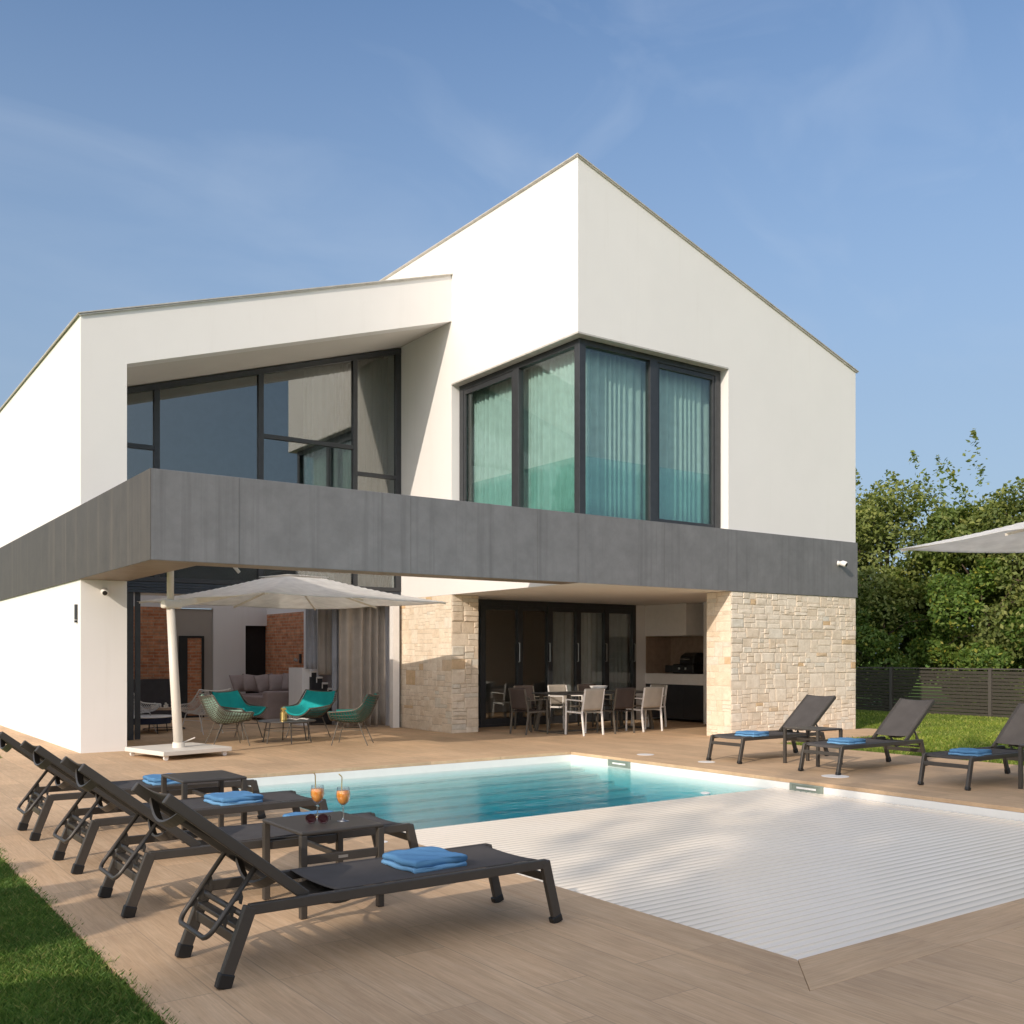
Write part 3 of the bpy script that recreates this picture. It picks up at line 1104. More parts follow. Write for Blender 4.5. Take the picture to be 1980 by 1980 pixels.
for k in range(5):
    st.box(9.35 - .13 * k, 19.74, .62 + .125 * k, 9.495 - .13 * k, 20.51, .655 + .125 * k)
    st.box(9.35 - .13 * k, 19.74, .53 + .125 * k, 9.37 - .13 * k, 20.51, .62 + .125 * k)
hp('stair_tread', st, M['white_paint'])
hp('stair_wall', MB().box(8.66, 19.8, 0, 8.83, 20.5, 1.22), M['white_int'])

# ---- dining recess: folding glass doors, back wall, kitchen wall
ff = MB()
dx = [10.745, 11.50, 12.45, 13.25, 14.04, 14.866, 15.75]
ff.box(10.745, YD - .05, 2.53, 15.75, YD + .05, 2.645).box(10.745, YD - .05, 0.0, 15.75, YD + .05, .05)
for i, x in enumerate(dx):
    w_ = .13 if 0 < i < len(dx) - 1 else .09
    ff.box(x - w_ / 2 if 0 < i < len(dx) - 1 else (x if i == 0 else x - w_), YD - .055, 0.0, x + w_ / 2 if 0 < i < len(dx) - 1 else (x + w_ if i == 0 else x), YD + .055, 2.645)
fd = hp('folding_door', ff, M['frame'], bevel=0.004)
for a, b in zip(dx[:-1], dx[1:]):
    a2, b2 = a + .07, b - .07
    hp('top_rail', MB().box(a2, YD - .035, 2.44, b2, YD + .03, 2.53), M['frame'], fd)
    hp('bottom_rail', MB().box(a2, YD - .035, .05, b2, YD + .03, .17), M['frame'], fd)
    hp('pane', MB().box(a2 - .01, YD - .008, .16, b2 + .01, YD + .008, 2.45), M['glass_door'], fd)
for x in (12.40, 13.21, 14.00, 14.83, 15.69):
    hp('door_handle', MB().tube([(x, YD - .056, 1.75), (x, YD - .09, 1.75), (x, YD - .09, 1.35), (x, YD - .056, 1.35)], .011, 8), M['steel'], fd)
hp('wall', MB().box(15.75, YD - .03, 0, XR - .3, YD + .15, 2.648), M['plaster'])
hp('wall', MB().box(XC + .3, 21.5, 0, XR - .3, 21.7, 2.648), M['white_int'])

XK = 16.05
kit = thing('outdoor_kitchen', (XK, 15.3, 0), 'built in outdoor kitchen with white hood, white counter and dark cupboards', 'outdoor kitchen')


def kp(name, mb, mat, **k):
    bmesh.ops.translate(mb.bm, vec=-Vector((XK, 15.3, 0)), verts=mb.bm.verts)
    return build(name, mb, mat, kit, **k)


kp('hood', MB().box(XK, 15.84, 1.93, 17.0, YD - .032, 2.645), M['white_paint'], bevel=0.004)
kp('counter', MB().box(XK, 15.32, .83, 17.0, YD - .032, 1.07), M['white_paint'], bevel=0.004)
for k in range(3):
    kp('cupboard', MB().box(XK + .02, 15.325 + .617 * k, .06, 17.0, 15.325 + .617 * k + .610, .828), M['cabinet'], bevel=0.003)
kp('niche_back', MB().box(16.85, 15.32, 1.07, 17.0, YD - .034, 1.928), M['niche'])
kp('niche_side', MB().box(XK + .02, YD - .06, 1.07, 16.848, YD - .034, 1.928), M['niche'])
kp('niche_side', MB().box(16.6, 15.321, 1.07, 16.848, 15.6, 1.928), M['niche'])
kp('side_panel', MB().box(XK, 14.98, 0, 17.0, 15.318, 2.645), M['white_paint'])

grill = thing('grill', (16.35, 16.05, 1.07), 'black lidded barbecue grill standing on the outdoor kitchen counter', 'grill')
build('body', MB().box(-.2, -.33, .0, .25, .33, .22), M['black'], grill, bevel=0.03)
build('lid', MB().prism([(-.2, .22), (-.16, .40), (-.02, .48), (.18, .48), (.25, .40), (.25, .22)], 'y', -.33, .12), M['black'], grill, bevel=0.03)
build('handle', MB().tube([(-.24, -.25, .33), (-.24, .05, .33)], .012, 8), M['steel'], grill)
build('side_burner', MB().box(-.17, .335, .02, .2, .60, .19), M['black'], grill, bevel=0.02)
for y_ in (-.1, .1):
    build('control_knob', MB().cbox((-.21, y_, .12), (.03, .05, .05)), M['steel'], grill, bevel=0.01)


# ---- curtains
def curtain(name, p, q, z0, z1, mat, label, wave=.16, amp=.045, sd=1, group=None, z1b=None, hem=None):
    rnd = random.Random(sd)
    p, q = Vector((p[0], p[1], 0)), Vector((q[0], q[1], 0))
    d = q - p
    ln = d.length
    d.normalize()
    nrm = Vector((-d.y, d.x, 0))
    n = max(12, int(ln / .018))
    ph, phs, amps = 0.0, [], []
    for i in range(n + 1):
        phs.append(ph)
        ph += 2 * math.pi * (ln / n) / wave * (1 + .35 * math.sin(i * .13 + sd) + rnd.uniform(-.2, .2))
        amps.append(amp * (1 + .4 * math.sin(i * .071 + 2 * sd)))
    mb = MB()

    def fn(u, v):
        i = int(round(u * n))
        zt = z1 if z1b is None else z1 + (z1b - z1) * u
        z = z0 + (zt - z0) * v
        k = .75 + .25 * (1 - v)
        off = amps[i] * k * math.sin(phs[i] + .25 * math.sin(v * 3 + i * .02))
        w_ = p + d * (u * ln) + nrm * off
        return (w_.x, w_.y, z)
    mb.surf(fn, n, 8)
    loc = (p.x, p.y, z0)
    o = finish(name, mb.bm, mat, None, loc=loc, smooth=True, solid=.004)
    tag(o, label, 'curtain', group)
    return o


cgrp = 'sheer curtains in the corner window'
curtain('curtain', (XC + .47, YF + .46), (13.6, YF + .46), FB, FT + .02, M['curtain_white'], 'sheer pale curtain across the front side of the corner window', .14, .04, 3, cgrp)
curtain('curtain', (XC + .47, YF + .52), (XC + .47, YP - .02), FB, FT + .02, M['curtain_white'], 'sheer pale curtain across the left side of the corner window', .13, .04, 5, cgrp)
curtain('curtain', (8.15, YG + .35), (XC - .1, YG + .35), 2.86, zs(8.15) - .1, M['curtain_dark'], 'grey curtain upstairs behind the right panes of the slanted glass front', .12, .035, 8, 'upstairs curtains', z1b=zs(10.0) - .1)
curtain('curtain', (8.95, YG + .42), (9.95, YG + .34), 0.03, 2.59, M['curtain_taupe'], 'long taupe and grey curtain gathered at the right of the open living room', .21, .065, 9, 'living room curtains')
curtain('curtain', (8.82, YG + 1.15), (9.25, YG + 1.0), 1.08, 2.59, M['curtain_taupe'], 'short taupe curtain ending above the stairs', .16, .03, 12, 'living room curtains')
curtain('curtain', (8.72, YG + 1.55), (8.88, YG + 1.35), 1.2, 2.59, M['curtain_grey'], 'narrow blue grey curtain beside the red brick wall', .12, .03, 15, 'living room curtains')
curtain('curtain', (8.95, YG + .75), (9.55, YG + .62), 0.05, 2.59, M['curtain_grey'], 'long blue grey curtain hanging behind the taupe curtain', .15, .05, 21, 'living room curtains')
curtain('curtain', (13.3, YD + .16), (15.7, YD + .16), 0.03, 2.6, M['curtain_white'], 'pale curtain behind the folding glass doors of the dining terrace', .15, .04, 25)

# ---- small fixtures on the house
lamp = thing('wall_lamp', (XL - .002, 16.42, 2.04), 'slim dark wall light on the sunlit left house wall', 'wall light')
build('housing', MB().box(-.035, -.035, .0, .001, .035, .235), M['frame'], lamp, bevel=0.004)
build('lower_lens', MB().box(-.036, -.03, -.045, 0.0, .03, -.008), M['black'], lamp)


def sec_cam(loc, label, rz):
    c = thing('security_camera', loc, label, 'security camera', 'white security cameras', rz)
    build('mount', MB().lathe([(0, 0), (.05, 0), (.05, .02), (.035, .03), (0, .03)], seg=20).xform(Matrix.Rotation(R(90), 4, 'X')), M['white_paint'], c, smooth=False)
    build('body', MB().tube([(0, -.03, 0), (0, -.09, -.005), (0, -.16, -.03), (0, -.17, -.035)], .05, 16, radii=[.035, .055, .055, .048]), M['white_paint'], c, smooth=True)
    build('lens', MB().tube([(0, -.165, -.036), (0, -.176, -.04)], .036, 16), M['black'], c)
    return c


sec_cam((16.74, BY - .001, 3.31), 'white camera lit by the sun near the right end of the grey concrete band', 0.25)
sec_cam((3.83, YP - .001, 2.48), 'white camera in the shade at the top of the left pier', -0.2)

# skimmers set in the far right pool wall
for i, (yc, lab) in enumerate(((10.93, 'grey green skimmer slot in the pool wall beside the open water'), (7.61, 'grey skimmer slot in the pool wall beside the cream cover'))):
    s = thing('pool_skimmer', (PX1 - .005, yc, -.085), lab, 'skimmer', 'skimmers in the pool wall')
    build('surround', MB().box(-.018, -.24, -.05, .002, .24, -.03).box(-.018, -.24, .03, .002, .24, .05).box(-.018, -.24, -.03, .002, -.2, .03).box(-.018, .2, -.03, .002, .24, .03), plain('grey_green_plastic', (0.23, 0.27, 0.23), 0.5), s, bevel=0.004)
    build('flap', MB().box(-.010, -.2, -.03, .003, .2, .03), plain('grey_green_plastic', (0.20, 0.24, 0.20), 0.5), s)
    build('slot', MB().box(-.014, -.14, -.012, -.009, .14, .010), M['white_paint'], s)
pf = MB().lathe([(0, 0), (.055, 0), (.06, .012), (.045, .02), (0, .02)], seg=18).xform(Matrix.Translation((8.75, 8.32, WZ - .005)))
tag(build('pool_float', pf, M['white_paint'], loc=(8.75, 8.32, WZ)), 'small white fitting floating at the edge of the open water', 'pool fitting')

# round deck lights
for (x, y, r_, lab) in ((10.33, 9.80, .12, 'flat white disc in the deck at the foot of the lounger by the stone wall'), (10.40, 7.72, .165, 'flat white disc in the deck at the foot of the middle right lounger'),
                    (10.34, 11.05, .13, 'flat white disc in the deck beyond the far right pool corner'), (3.80, 7.12, .045, 'small flat white disc in the deck between the left loungers and the pool')):
    d = MB().lathe([(0, .001), (r_, .001), (r_, .004), (r_ - .01, .006), (0, .006)], seg=32)
    o = build('deck_light', d.xform(Matrix.Translation((x, y, 0))), M['white_paint'], loc=(x, y, 0))
    tag(o, lab, 'deck light', 'white discs set in the deck')


# ================================================================== SUN LOUNGERS
def make_lounger():
    t = thing('sun_lounger', (0, 0, 0), 'x', 'sun lounger', None)
    hw = .285
    zr_ = .364
    for s in (-1, 1):
        build('side_rail', MB().bar((-.845, s * hw, zr_ - .026), (.87, s * hw, zr_ - .026), .032, .052), M['alu'], t, bevel=.006)
        lr = MB().bar((-.835, s * hw, zr_ - .012), (-.958, s * hw, .028), .034, .062, up=(1, 0, 0))
        l1 = build('leg', lr, M['alu'], t, bevel=.006)
        build('foot_cap', MB().bar((-.945, s * hw, .065), (-.965, s * hw, .0), .042, .072, up=(1, 0, 0)), M['black'], l1, bevel=.006)
        lf = MB().bar((.862, s * hw, zr_ - .012), (.945, s * hw, .028), .034, .058, up=(1, 0, 0))
        l2 = build('leg', lf, M['alu'], t, bevel=.006)
        build('foot_cap', MB().bar((.935, s * hw, .04), (.948, s * hw, .0), .042, .07, up=(1, 0, 0)), M['black'], l2, bevel=.006)
    build('crossbar', MB().bar((.895, -hw, .255), (.895, hw, .255), .02, .045), M['alu'], t, bevel=.004)
    build('crossbar', MB().bar((-.875, -hw, .262), (-.875, hw, .262), .05, .022), M['alu'], t, bevel=.004)
    build('crossbar', MB().tube([(-.865, -hw, .315), (-.865, hw, .315)], .014, 10), M['alu'], t, smooth=True)
    build('crossbar', MB().bar((-.895, -hw, .205), (-.895, hw, .205), .018, .05), M['alu'], t, bevel=.004)
    # seat sling
    def seat(u, v):
        y = (v - .5) * 2 * (hw - .012)
        return (-.40 + u * 1.262, y, zr_ + .002 - .012 * (1 - (2 * v - 1) ** 2) - (.03 * max(0, u - .97) / .03))
    build('seat', MB().surf(seat, 40, 12), M['sling'], t, smooth=True, solid=.004)
    # curved tray below the hinge
    def tray(u, v):
        return (-.52 + u * .30, (v - .5) * 2 * (hw - .03), .345 - .05 * math.sin(u * math.pi))
    build('hinge_strap', MB().surf(tray, 10, 2), M['alu'], t, smooth=True, solid=.006)
    # back
    a, b = Vector((-.545, 0, .352)), Vector((-1.205, 0, .872))
    for s in (-1, 1):
        build('back_rail', MB().bar(a + Vector((0, s * (hw - .038), 0)), b + Vector((0, s * (hw - .038), 0)), .03, .052, up=(.6, 0, .8)), M['alu'], t, bevel=.006)
    nrm = Vector((.62, 0, .785)).normalized()
    bw = hw - .045

    def back(u, v):
        y = (v - .5) * 2 * bw
        p = a + (b - a) * (.08 + .915 * u)
        sag = .012 * (1 - (2 * v - 1) ** 2) 
        p = p + nrm * (.024 - sag) + (b - a).normalized() * (-.012 * (1 - (2 * v - 1) ** 2) * (u ** 8))
        return (p.x, y, p.z)
    build('backrest', MB().surf(back, 30, 12), M['sling'], t, smooth=True, solid=.004)
    # bowed bars behind the sling
    for f in (.86, .22):
        pts = []
        for k in range(13):
            v = k / 12
            p = a + (b - a) * (f - .03 * math.sin(v * math.pi)) - nrm * (.005 + .075 * math.sin(v * math.pi))
            pts.append((p.x, (v - .5) * 2 * bw, p.z))
        mb = MB()
        for p0, p1 in zip(pts[:-1], pts[1:]):
            mb.bar(p0, p1, .05, .012, up=nrm)
        build('bow_bar', mb, M['alu'], t)
    # U shaped support with hooks
    pu = a + (b - a) * .335 - nrm * .02
    lo = Vector((-1.01, 0, .205))
    dv = (lo - pu).normalized()
    hy = .205
    pts = [pu + Vector((0, -hy, 0)), lo + Vector((0, -hy, 0)) - dv * .06]
    for k in range(1, 6):
        ang = k / 6 * math.pi / 2
        pts.append(lo + Vector((0, -hy + .06 * (1 - math.cos(ang)), 0)) - dv * (.06 * (1 - math.sin(ang))))
    pts += [Vector((p.x, -p.y, p.z)) for p in pts[::-1]]
    sup = build('support_bar', MB().tube(pts, .0125, 10), M['alu'], t, smooth=True)
    n2 = Vector((dv.z, 0, -dv.x))
    if n2.z > 0:
        n2 = -n2
    for s in (-1, 1):
        for f in (.42, .60, .74):
            hk = MB()
            c = pu + (lo - pu) * f + Vector((0, s * hy, 0))
            q = [c - dv * .045, c + n2 * .03 - dv * .02, c + n2 * .045 + dv * .012, c + n2 * .034 + dv * .014, c + n2 * .022, c + dv * .035]
            A = [hk.bm.verts.new(p + Vector((0, -.006, 0))) for p in q]
            B = [hk.bm.verts.new(p + Vector((0, .006, 0))) for p in q]
            hk.bm.faces.new(A)
            hk.bm.faces.new(B[::-1])
            for i in range(len(q)):
                hk.bm.faces.new((A[i], B[i], B[(i + 1) % len(q)], A[(i + 1) % len(q)]))
            build('hook', hk, M['alu'], sup)
    return t


L0 = make_lounger()
left_l = [(4.70, 0.006, 'charcoal sun lounger nearest the camera, in front of the table with the drinks'),
          (6.19, -.012, 'charcoal sun lounger directly behind the table with the drinks'),
          (7.59, .014, 'charcoal left row sun lounger, its blue towel in full view on the seat'),
          (9.07, -.008, 'charcoal left row sun lounger nearest the house, head cut by the picture edge')]
right_l = [(9.64, 'charcoal sun lounger with its raised back against the stone wall'),
           (8.04, 'charcoal sun lounger in the middle across the pool, its back in front of the fence'),
           (6.35, 'charcoal sun lounger at the right edge of the picture, its back cut off')]
first = True
for y, rz, lab in left_l:
    o = L0 if first else copy_tree(L0)
    first = False
    o.location = (2.498 + .012 * math.sin(y * 7), y, 0)
    o.rotation_euler = (0, 0, rz)
    tag(o, lab, None, 'sun loungers in the left row')
for y, lab in right_l:
    o = copy_tree(L0)
    o.location = (11.45, y, 0)
    o.rotation_euler = (0, 0, math.pi)
    tag(o, lab, None, 'sun loungers across the pool')


# ---- side tables
def make_table():
    t = thing('side_table', (0, 0, 0), 'x', 'side table', None)
    a, b, h = .245, .275, .495
    build('table_top', MB().box(-a - .02, -b - .02, h - .022, a + .02, b + .02, h), M['alu'], t, bevel=.008)
    for sx in (-1, 1):
        for sy in (-1, 1):
            build('leg', MB().box(sx * a - .02, sy * b - .02, 0.0, sx * a + .02, sy * b + .02, h - .022), M['alu'], t, bevel=.005)
    build('rail', MB().bar((-a + .02, -b, .33), (a - .02, -b, .33), .022, .05), M['alu'], t, bevel=.004)
    build('rail', MB().bar((-a + .02, b, .33), (a - .02, b, .33), .022, .05), M['alu'], t, bevel=.004)
    build('rail', MB().bar((0, -b + .012, .33), (0, b - .012, .33), .03, .03), M['alu'], t, bevel=.004)
    build('maker_plate', MB().box(-.03, -b - .0135, .322, .03, -b - .0112, .338), M['steel'], t)
    return t


T0 = make_table()
tabs = [(2.574, 5.585, 'charcoal side table holding two orange drinks and sunglasses'),
        (2.745, 8.28, 'charcoal side table between the two left loungers nearest the house'),
        (11.36, 8.80, 'charcoal side table between the stone wall lounger and the middle lounger'),
        (11.36, 5.52, 'charcoal side table cut by the right picture edge')]
for i, (x, y, lab) in enumerate(tabs):
    o = T0 if i == 0 else copy_tree(T0)
    o.location = (x, y, 0)
    tag(o, lab, None, 'side tables by the loungers')


# ---- folded towels
def make_towel():
    t = thing('towel', (0, 0, 0), 'x', 'towel', None)
    rnd = random.Random(5)
    L_, W_ = .155, .17

    def layer(z, th, sx, sy, shift, fold):
        mb = MB()
        n = 22
        # closed section in x-z: a flat loop with one rounded folded edge
        sec = []
        for k in range(n + 1):
            x = -sx + 2 * sx * k / n
            sec.append((x, z))
        for k in range(1, 6):
            an = -math.pi / 2 + math.pi * k / 6
            sec.append((sx + th * .5 * math.cos(an), z + th / 2 + th / 2 * math.sin(an)))
        for k in range(n + 1):
            x = sx - 2 * sx * k / n
            sec.append((x, z + th))
        for k in range(1, 6):
            an = math.pi / 2 + math.pi * k / 6
            sec.append((-sx + th * .5 * math.cos(an), z + th / 2 + th / 2 * math.sin(an)))
        m = 16
        rings = []
        for j in range(m + 1):
            y = -sy + 2 * sy * j / m
            rings.append([mb.bm.verts.new((x + shift + .006 * math.sin(j * .5 + z * 50), y + .006 * math.sin(x * 22 + z * 80),
                                           zz + .0022 * math.sin(x * 40 + j * .7) + rnd.uniform(-.0012, .0012))) for x, zz in sec])
        q = len(sec)
        for j in range(m):
            for k in range(q):
                mb.bm.faces.new((rings[j][k], rings[j][(k + 1) % q], rings[j + 1][(k + 1) % q], rings[j + 1][k]))
        mb.bm.faces.new(rings[0][::-1])
        mb.bm.faces.new(rings[-1])
        return mb
    build('lower_fold', layer(.0, .026, L_, W_, 0, 0), M['towel_light'], t, smooth=True)
    build('upper_fold', layer(.027, .036, L_ - .004, W_ - .008, .003, 0), M['towel'], t, smooth=True)
    return t


TW = make_towel()
sz = .357
tow = [(2.76, 4.70, .05, 'folded blue towel on the lounger nearest the camera'),
       (2.83, 6.27, -.04, 'folded pale blue towel on the lounger behind the drinks table'),
       (2.73, 7.55, .08, 'folded blue towel on the third left lounger in full view'),
       (2.67, 9.06, 0.0, 'folded blue towel half hidden behind the far left side table'),
       (10.92, 9.50, .03, 'folded blue towel on the lounger against the stone wall'),
       (10.96, 7.97, -.04, 'folded blue towel on the middle lounger across the pool'),
       (10.87, 6.25, .05, 'folded blue towel on the lounger at the right picture edge')]
for i, (x, y, rz, lab) in enumerate(tow):
    o = TW if i == 0 else copy_tree(TW)
    o.location = (x, y, sz)
    o.rotation_euler = (0, 0, rz)
    tag(o, lab, None, 'folded towels on the loungers')


# ---- drinks and sunglasses
def make_drink():
    t = thing('cocktail_glass', (0, 0, 0), 'x', 'drink', None)
    prof = [(.004, .085), (.012, .095), (.032, .115), (.042, .145), (.0425, .165), (.036, .205), (.0345, .205),
            (.041, .165), (.0405, .146), (.031, .117), (.010, .098), (0, .096)]
    build('stem', MB().lathe([(0, 0), (.036, 0), (.036, .003), (.007, .008), (.0045, .02), (.0042, .078), (.0055, .0855), (0, .0855)], seg=24), M['crystal'], t, smooth=True)
    build('glass', MB().lathe(prof, seg=28), M['glass_clear'], t, smooth=True)
    build('drink', MB().lathe([(0, .099), (.010, .0995), (.030, .118), (.0395, .146), (.0400, .165), (.0375, .183), (0, .183)], seg=24), M['drink'], t, smooth=True)
    for c in ((.012, .008, .178), (-.016, .004, .172), (.002, -.018, .18), (.015, -.010, .155)):
        build('ice_cube', MB().cbox(c, (.022, .022, .022)), M['glass_clear'], t, bevel=.003)
    build('straw', MB().tube([(-.012, .004, .105), (-.004, .012, .20), (.0, .016, .262), (-.006, .016, .272), (-.022, .014, .284)], .0032, 8), M['brass'], t, smooth=True)
    return t


D0 = make_drink()
D0.location = (2.676, 5.51, .495)
tag(D0, 'stemmed glass of orange drink standing nearer the table edge', None, 'orange drinks on the side table')
D1_ = copy_tree(D0)
D1_.location = (2.588, 5.685, .495)
D1_.rotation_euler = (0, 0, .5)
tag(D1_, 'stemmed glass of orange drink behind the sunglasses', None, 'orange drinks on the side table')

sg = thing('sunglasses', (2.50, 5.50, .495), 'dark red sunglasses lying on the side table', 'sunglasses', None, -.62)
for s in (-1, 1):
    def circ(r, n=22):
        return [(s * .036 + r * math.cos(2 * math.pi * k / n), -.0 + .004 * abs(math.cos(2 * math.pi * k / n)), .032 + r * .92 * math.sin(2 * math.pi * k / n)) for k in range(n)]
    build('rim', MB().tube(circ(.030), .0032, 6, closed=True), M['lens'], sg, smooth=True)
    mb = MB()
    mb.face(circ(.029))
    build('lens', mb, M['lens'], sg, solid=.002)
    build('temple', MB().tube([(s * .066, .002, .045), (s * .068, .05, .042), (s * .06, .11, .03), (s * .055, .13, .004)], .0026, 6), M['lens'], sg, smooth=True)
build('bridge', MB().tube([(-.008, 0, .04), (0, -.003, .044), (.008, 0, .04)], .0025, 6), M['brass'], sg, smooth=True)


# ================================================================== PARASOLS
def make_parasol(name, loc, rz, label, zcan, pole_vec, side=3.55, lean=-.14):
    """pole foot at loc; canopy centre lies 2.05 m along local +x."""
    t = thing(name, loc, label, 'parasol', 'white cantilever parasols', rz)
    wp = M['cream_paint']
    base = build('base_plate', MB().box(-.52, -.50, .07, .58, .62, .135), wp, t, bevel=.008)
    for x, y in ((-.44, -.42), (.50, -.42), (-.44, .54), (.50, .54)):
        cs = MB()
        cs.tube([(x, y - .018, .035), (x, y + .018, .035)], .034, 14)
        cs.box(x - .03, y - .03, .055, x + .03, y + .03, .07)
        build('caster', cs, M['white_paint'], base)
    zj = zcan - .12
    px, py = pole_vec
    tp = build('lower_pole', MB().tube([(0, 0, .13), (px * .5, py * .5, zj * .5), (px, py, zj)], .06, 18, radii=[.07, .066, .06]), wp, t, smooth=True)
    build('pole_collar', MB().tube([(0, 0, .13), (0, 0, .21)], .09, 18), wp, t)
    build('foot_lever', MB().bar((.06, 0, .20), (.22, -.08, .27), .03, .014), wp, t)
    build('joint', MB().box(px - .13, py - .07, zj - .06, px + .16, py + .07, zj + .07), wp, t, bevel=.03)
    top_ = zcan + 1.15
    build('mast', MB().tube([(px, py, zj), (px, py, zcan + .7), (px + .03, py, zcan + .95), (px + .12, py, zcan + 1.1), (px + .28, py, top_)], .05, 16), wp, t, smooth=True)
    cx = 2.05
    zap = zcan + .41
    build('arm', MB().tube([(px + .28, py, top_), (px + .8, py, zcan + .78), (px + 1.15, py * .5, zcan + .42)], .035, 12, radii=[.05, .035, .026]), wp, t, smooth=True)
    # lower carrier under the canopy
    build('carrier', MB().bar((px + .1, py, zj + .01), (cx, 0, zap - .12), .07, .10, w2=.04, h2=.05), wp, t, bevel=.01)
    # canopy
    hs = side / 2

    def can(u, v):
        x, y = (u - .5) * 2, (v - .5) * 2
        m_ = max(abs(x), abs(y))
        tt = max(0.0, (m_ - .16) / .84)
        z = zap - (zap - zcan) * tt - .035 * math.sin(math.pi * tt)
        # hem dips between the ribs, corners hold up
        k = min(abs(x), abs(y)) / max(m_, 1e-6)
        z -= .045 * .4 * tt * math.sin(math.pi * min(1, k)) * (1 if k < 1 else 0)
        return (cx + x * hs, y * hs, z)
    cano = build('canopy', MB().surf(can, 48, 48), M['canopy'], t, smooth=True, solid=.006)
    build('vent', MB().surf(lambda u, v: (cx + (u - .5) * .8, (v - .5) * .8, zap + .035 - .04 * max(abs(u - .5), abs(v - .5)) * 2), 10, 10), M['canopy'], cano, smooth=True, solid=.006)
    for i in range(8):
        an = i * math.pi / 4
        dx_, dy_ = math.cos(an), math.sin(an)
        k = 1 / max(abs(dx_), abs(dy_))
        e_ = Vector((cx + dx_ * k * hs * .985, dy_ * k * hs * .985, zcan - (.02 if i % 2 else .035)))
        build('rib', MB().bar((cx + dx_ * .08, dy_ * .08, zap - .06), e_, .018, .026), wp, t)
    build('hub', MB().lathe([(0, -.20), (.05, -.20), (.06, -.1), (.06, -.03), (0, -.03)], (cx, 0, zap), 16), wp, t)
    return t


p1 = make_parasol('parasol', (4.56, 14.87, 0), R(12.7), 'white square cantilever parasol on a wheeled base in front of the living room', 2.36, (-.11, .04))
p2 = make_parasol('parasol', (13.15, 3.72, 0), R(157), 'white parasol canopy cut off by the right picture edge', 2.72, (-.05, 0), 3.5)


# ================================================================== LOUNGE CHAIRS
def catmull(pts, t):
    n = len(pts) - 1
    f = min(t * n, n - 1e-6)
    i = int(f)
    u = f - i
    p0, p1_, p2_, p3 = (pts[max(0, min(n, k))] for k in (i - 1, i, i + 1, i + 2))
    return tuple(.5 * ((2 * b) + (-a + c) * u + (2 * a - 5 * b + 4 * c - d) * u * u + (-a + 3 * b - 3 * c + d) * u ** 3) for a, b, c, d in zip(p0, p1_, p2_, p3))


SEC = [(.34, .40, .33, .15, .0), (.10, .365, .36, .20, .02), (-.14, .36, .38, .23, .05), (-.27, .46, .40, .18, .08), (-.35, .62, .40, .08, .10), (-.43, .82, .37, .03, .09)]


def shell(u, v, off=0.0):
    """u 0..1 across, v 0..1 from seat front to top of back"""
    x, z, w_, lift, fwd = catmull(SEC, v)
    s = (u - .5) * 2
    a = abs(s) ** 2.6
    px_, py_, pz_ = x + fwd * a, s * w_ * (1 + .06 * a), z + lift * a
    if off:
        px_ += off * (.5 + .5 * v)
        pz_ += off * (1 - .6 * v)
        py_ *= .94
    return (px_, py_, pz_)


def make_chair(rope, pad, label, back_only=False):
    t = thing('lounge_chair', (0, 0, 0), label, 'lounge chair', None)
    wv = MB()
    for k in range(1, 25):
        v = k / 25
        wv.tube([shell(i / 16, v) for i in range(17)], .0058, 5)
    for k in range(1, 14):
        u = k / 14
        wv.tube([shell(u, i / 18) for i in range(19)], .0042, 4)
    build('woven_shell', wv, rope, t, smooth=True)
    rim = [shell(0, i / 16) for i in range(17)] + [shell(i / 12, 1) for i in range(1, 12)] + [shell(1, 1 - i / 16) for i in range(17)] + [shell(1 - i / 12, 0) for i in range(1, 12)]
    build('rim', MB().tube(rim, .012, 8, closed=True), rope, t, smooth=True)
    if pad:
        sc = build('cushion', MB().surf(lambda u, v: shell(.04 + .92 * u, .02 + .50 * v, .035), 16, 14), pad, t, smooth=True, solid=.03)
        bc = build('cushion', MB().surf(lambda u, v: shell(.04 + .92 * u, .50 + .47 * v, .035), 16, 12), pad, t, smooth=True, solid=.03)
    for sy in (-1, 1):
        build('leg', MB().tube([(.20, sy * .20, .39), (.30, sy * .27, 0)], .009, 8), rope, t)
        build('leg', MB().tube([(-.14, sy * .20, .37), (-.30, sy * .25, 0)], .009, 8), rope, t)
        build('leg_brace', MB().tube([(.235, sy * .224, .26), (-.19, sy * .215, .255)], .006, 6), rope, t)
    build('leg_brace', MB().tube([(.2, -.2, .385), (.2, .2, .385)], .008, 6), rope, t)
    build('leg_brace', MB().tube([(-.14, -.2, .365), (-.14, .2, .365)], .008, 6), rope, t)
    return t


cg = 'woven lounge chairs around the coffee table'
ch = make_chair(M['rope'], M['teal'], 'woven lounge chair with bright teal cushion facing the camera left of the low table')
ch.location = (6.42, 17.42, 0); ch.rotation_euler = (0, 0, math.atan2(-.82, .50)); ch['group'] = cg
c2 = copy_tree(ch)
c2.location = (7.50, 16.85, 0); c2.rotation_euler = (0, 0, math.atan2(-.38, -.90))
tag(c2, 'woven lounge chair with bright teal cushion to the right of the sofa')
ca = make_chair(M['rope'], M['teal_sunlit'], 'woven lounge chair seen from behind with sunlit-toned teal cushion beside the parasol pole')
ca.location = (5.76, 16.20, 0); ca.rotation_euler = (0, 0, R(-4)); ca['group'] = cg
cd = make_chair(M['rope'], M['green_teal'], 'woven lounge chair with dark green cushion right of the low table, turned to the left')
cd.location = (7.56, 15.20, 0); cd.rotation_euler = (0, 0, math.atan2(.60, -.75)); cd['group'] = cg
cw_ = make_chair(M['rope_white'], None, 'bare white wire lounge chair behind the parasol pole')
cw_.location = (6.25, 18.95, 0); cw_.rotation_euler = (0, 0, math.atan2(.62, -.30)); cw_['group'] = 'white wire chairs indoors'
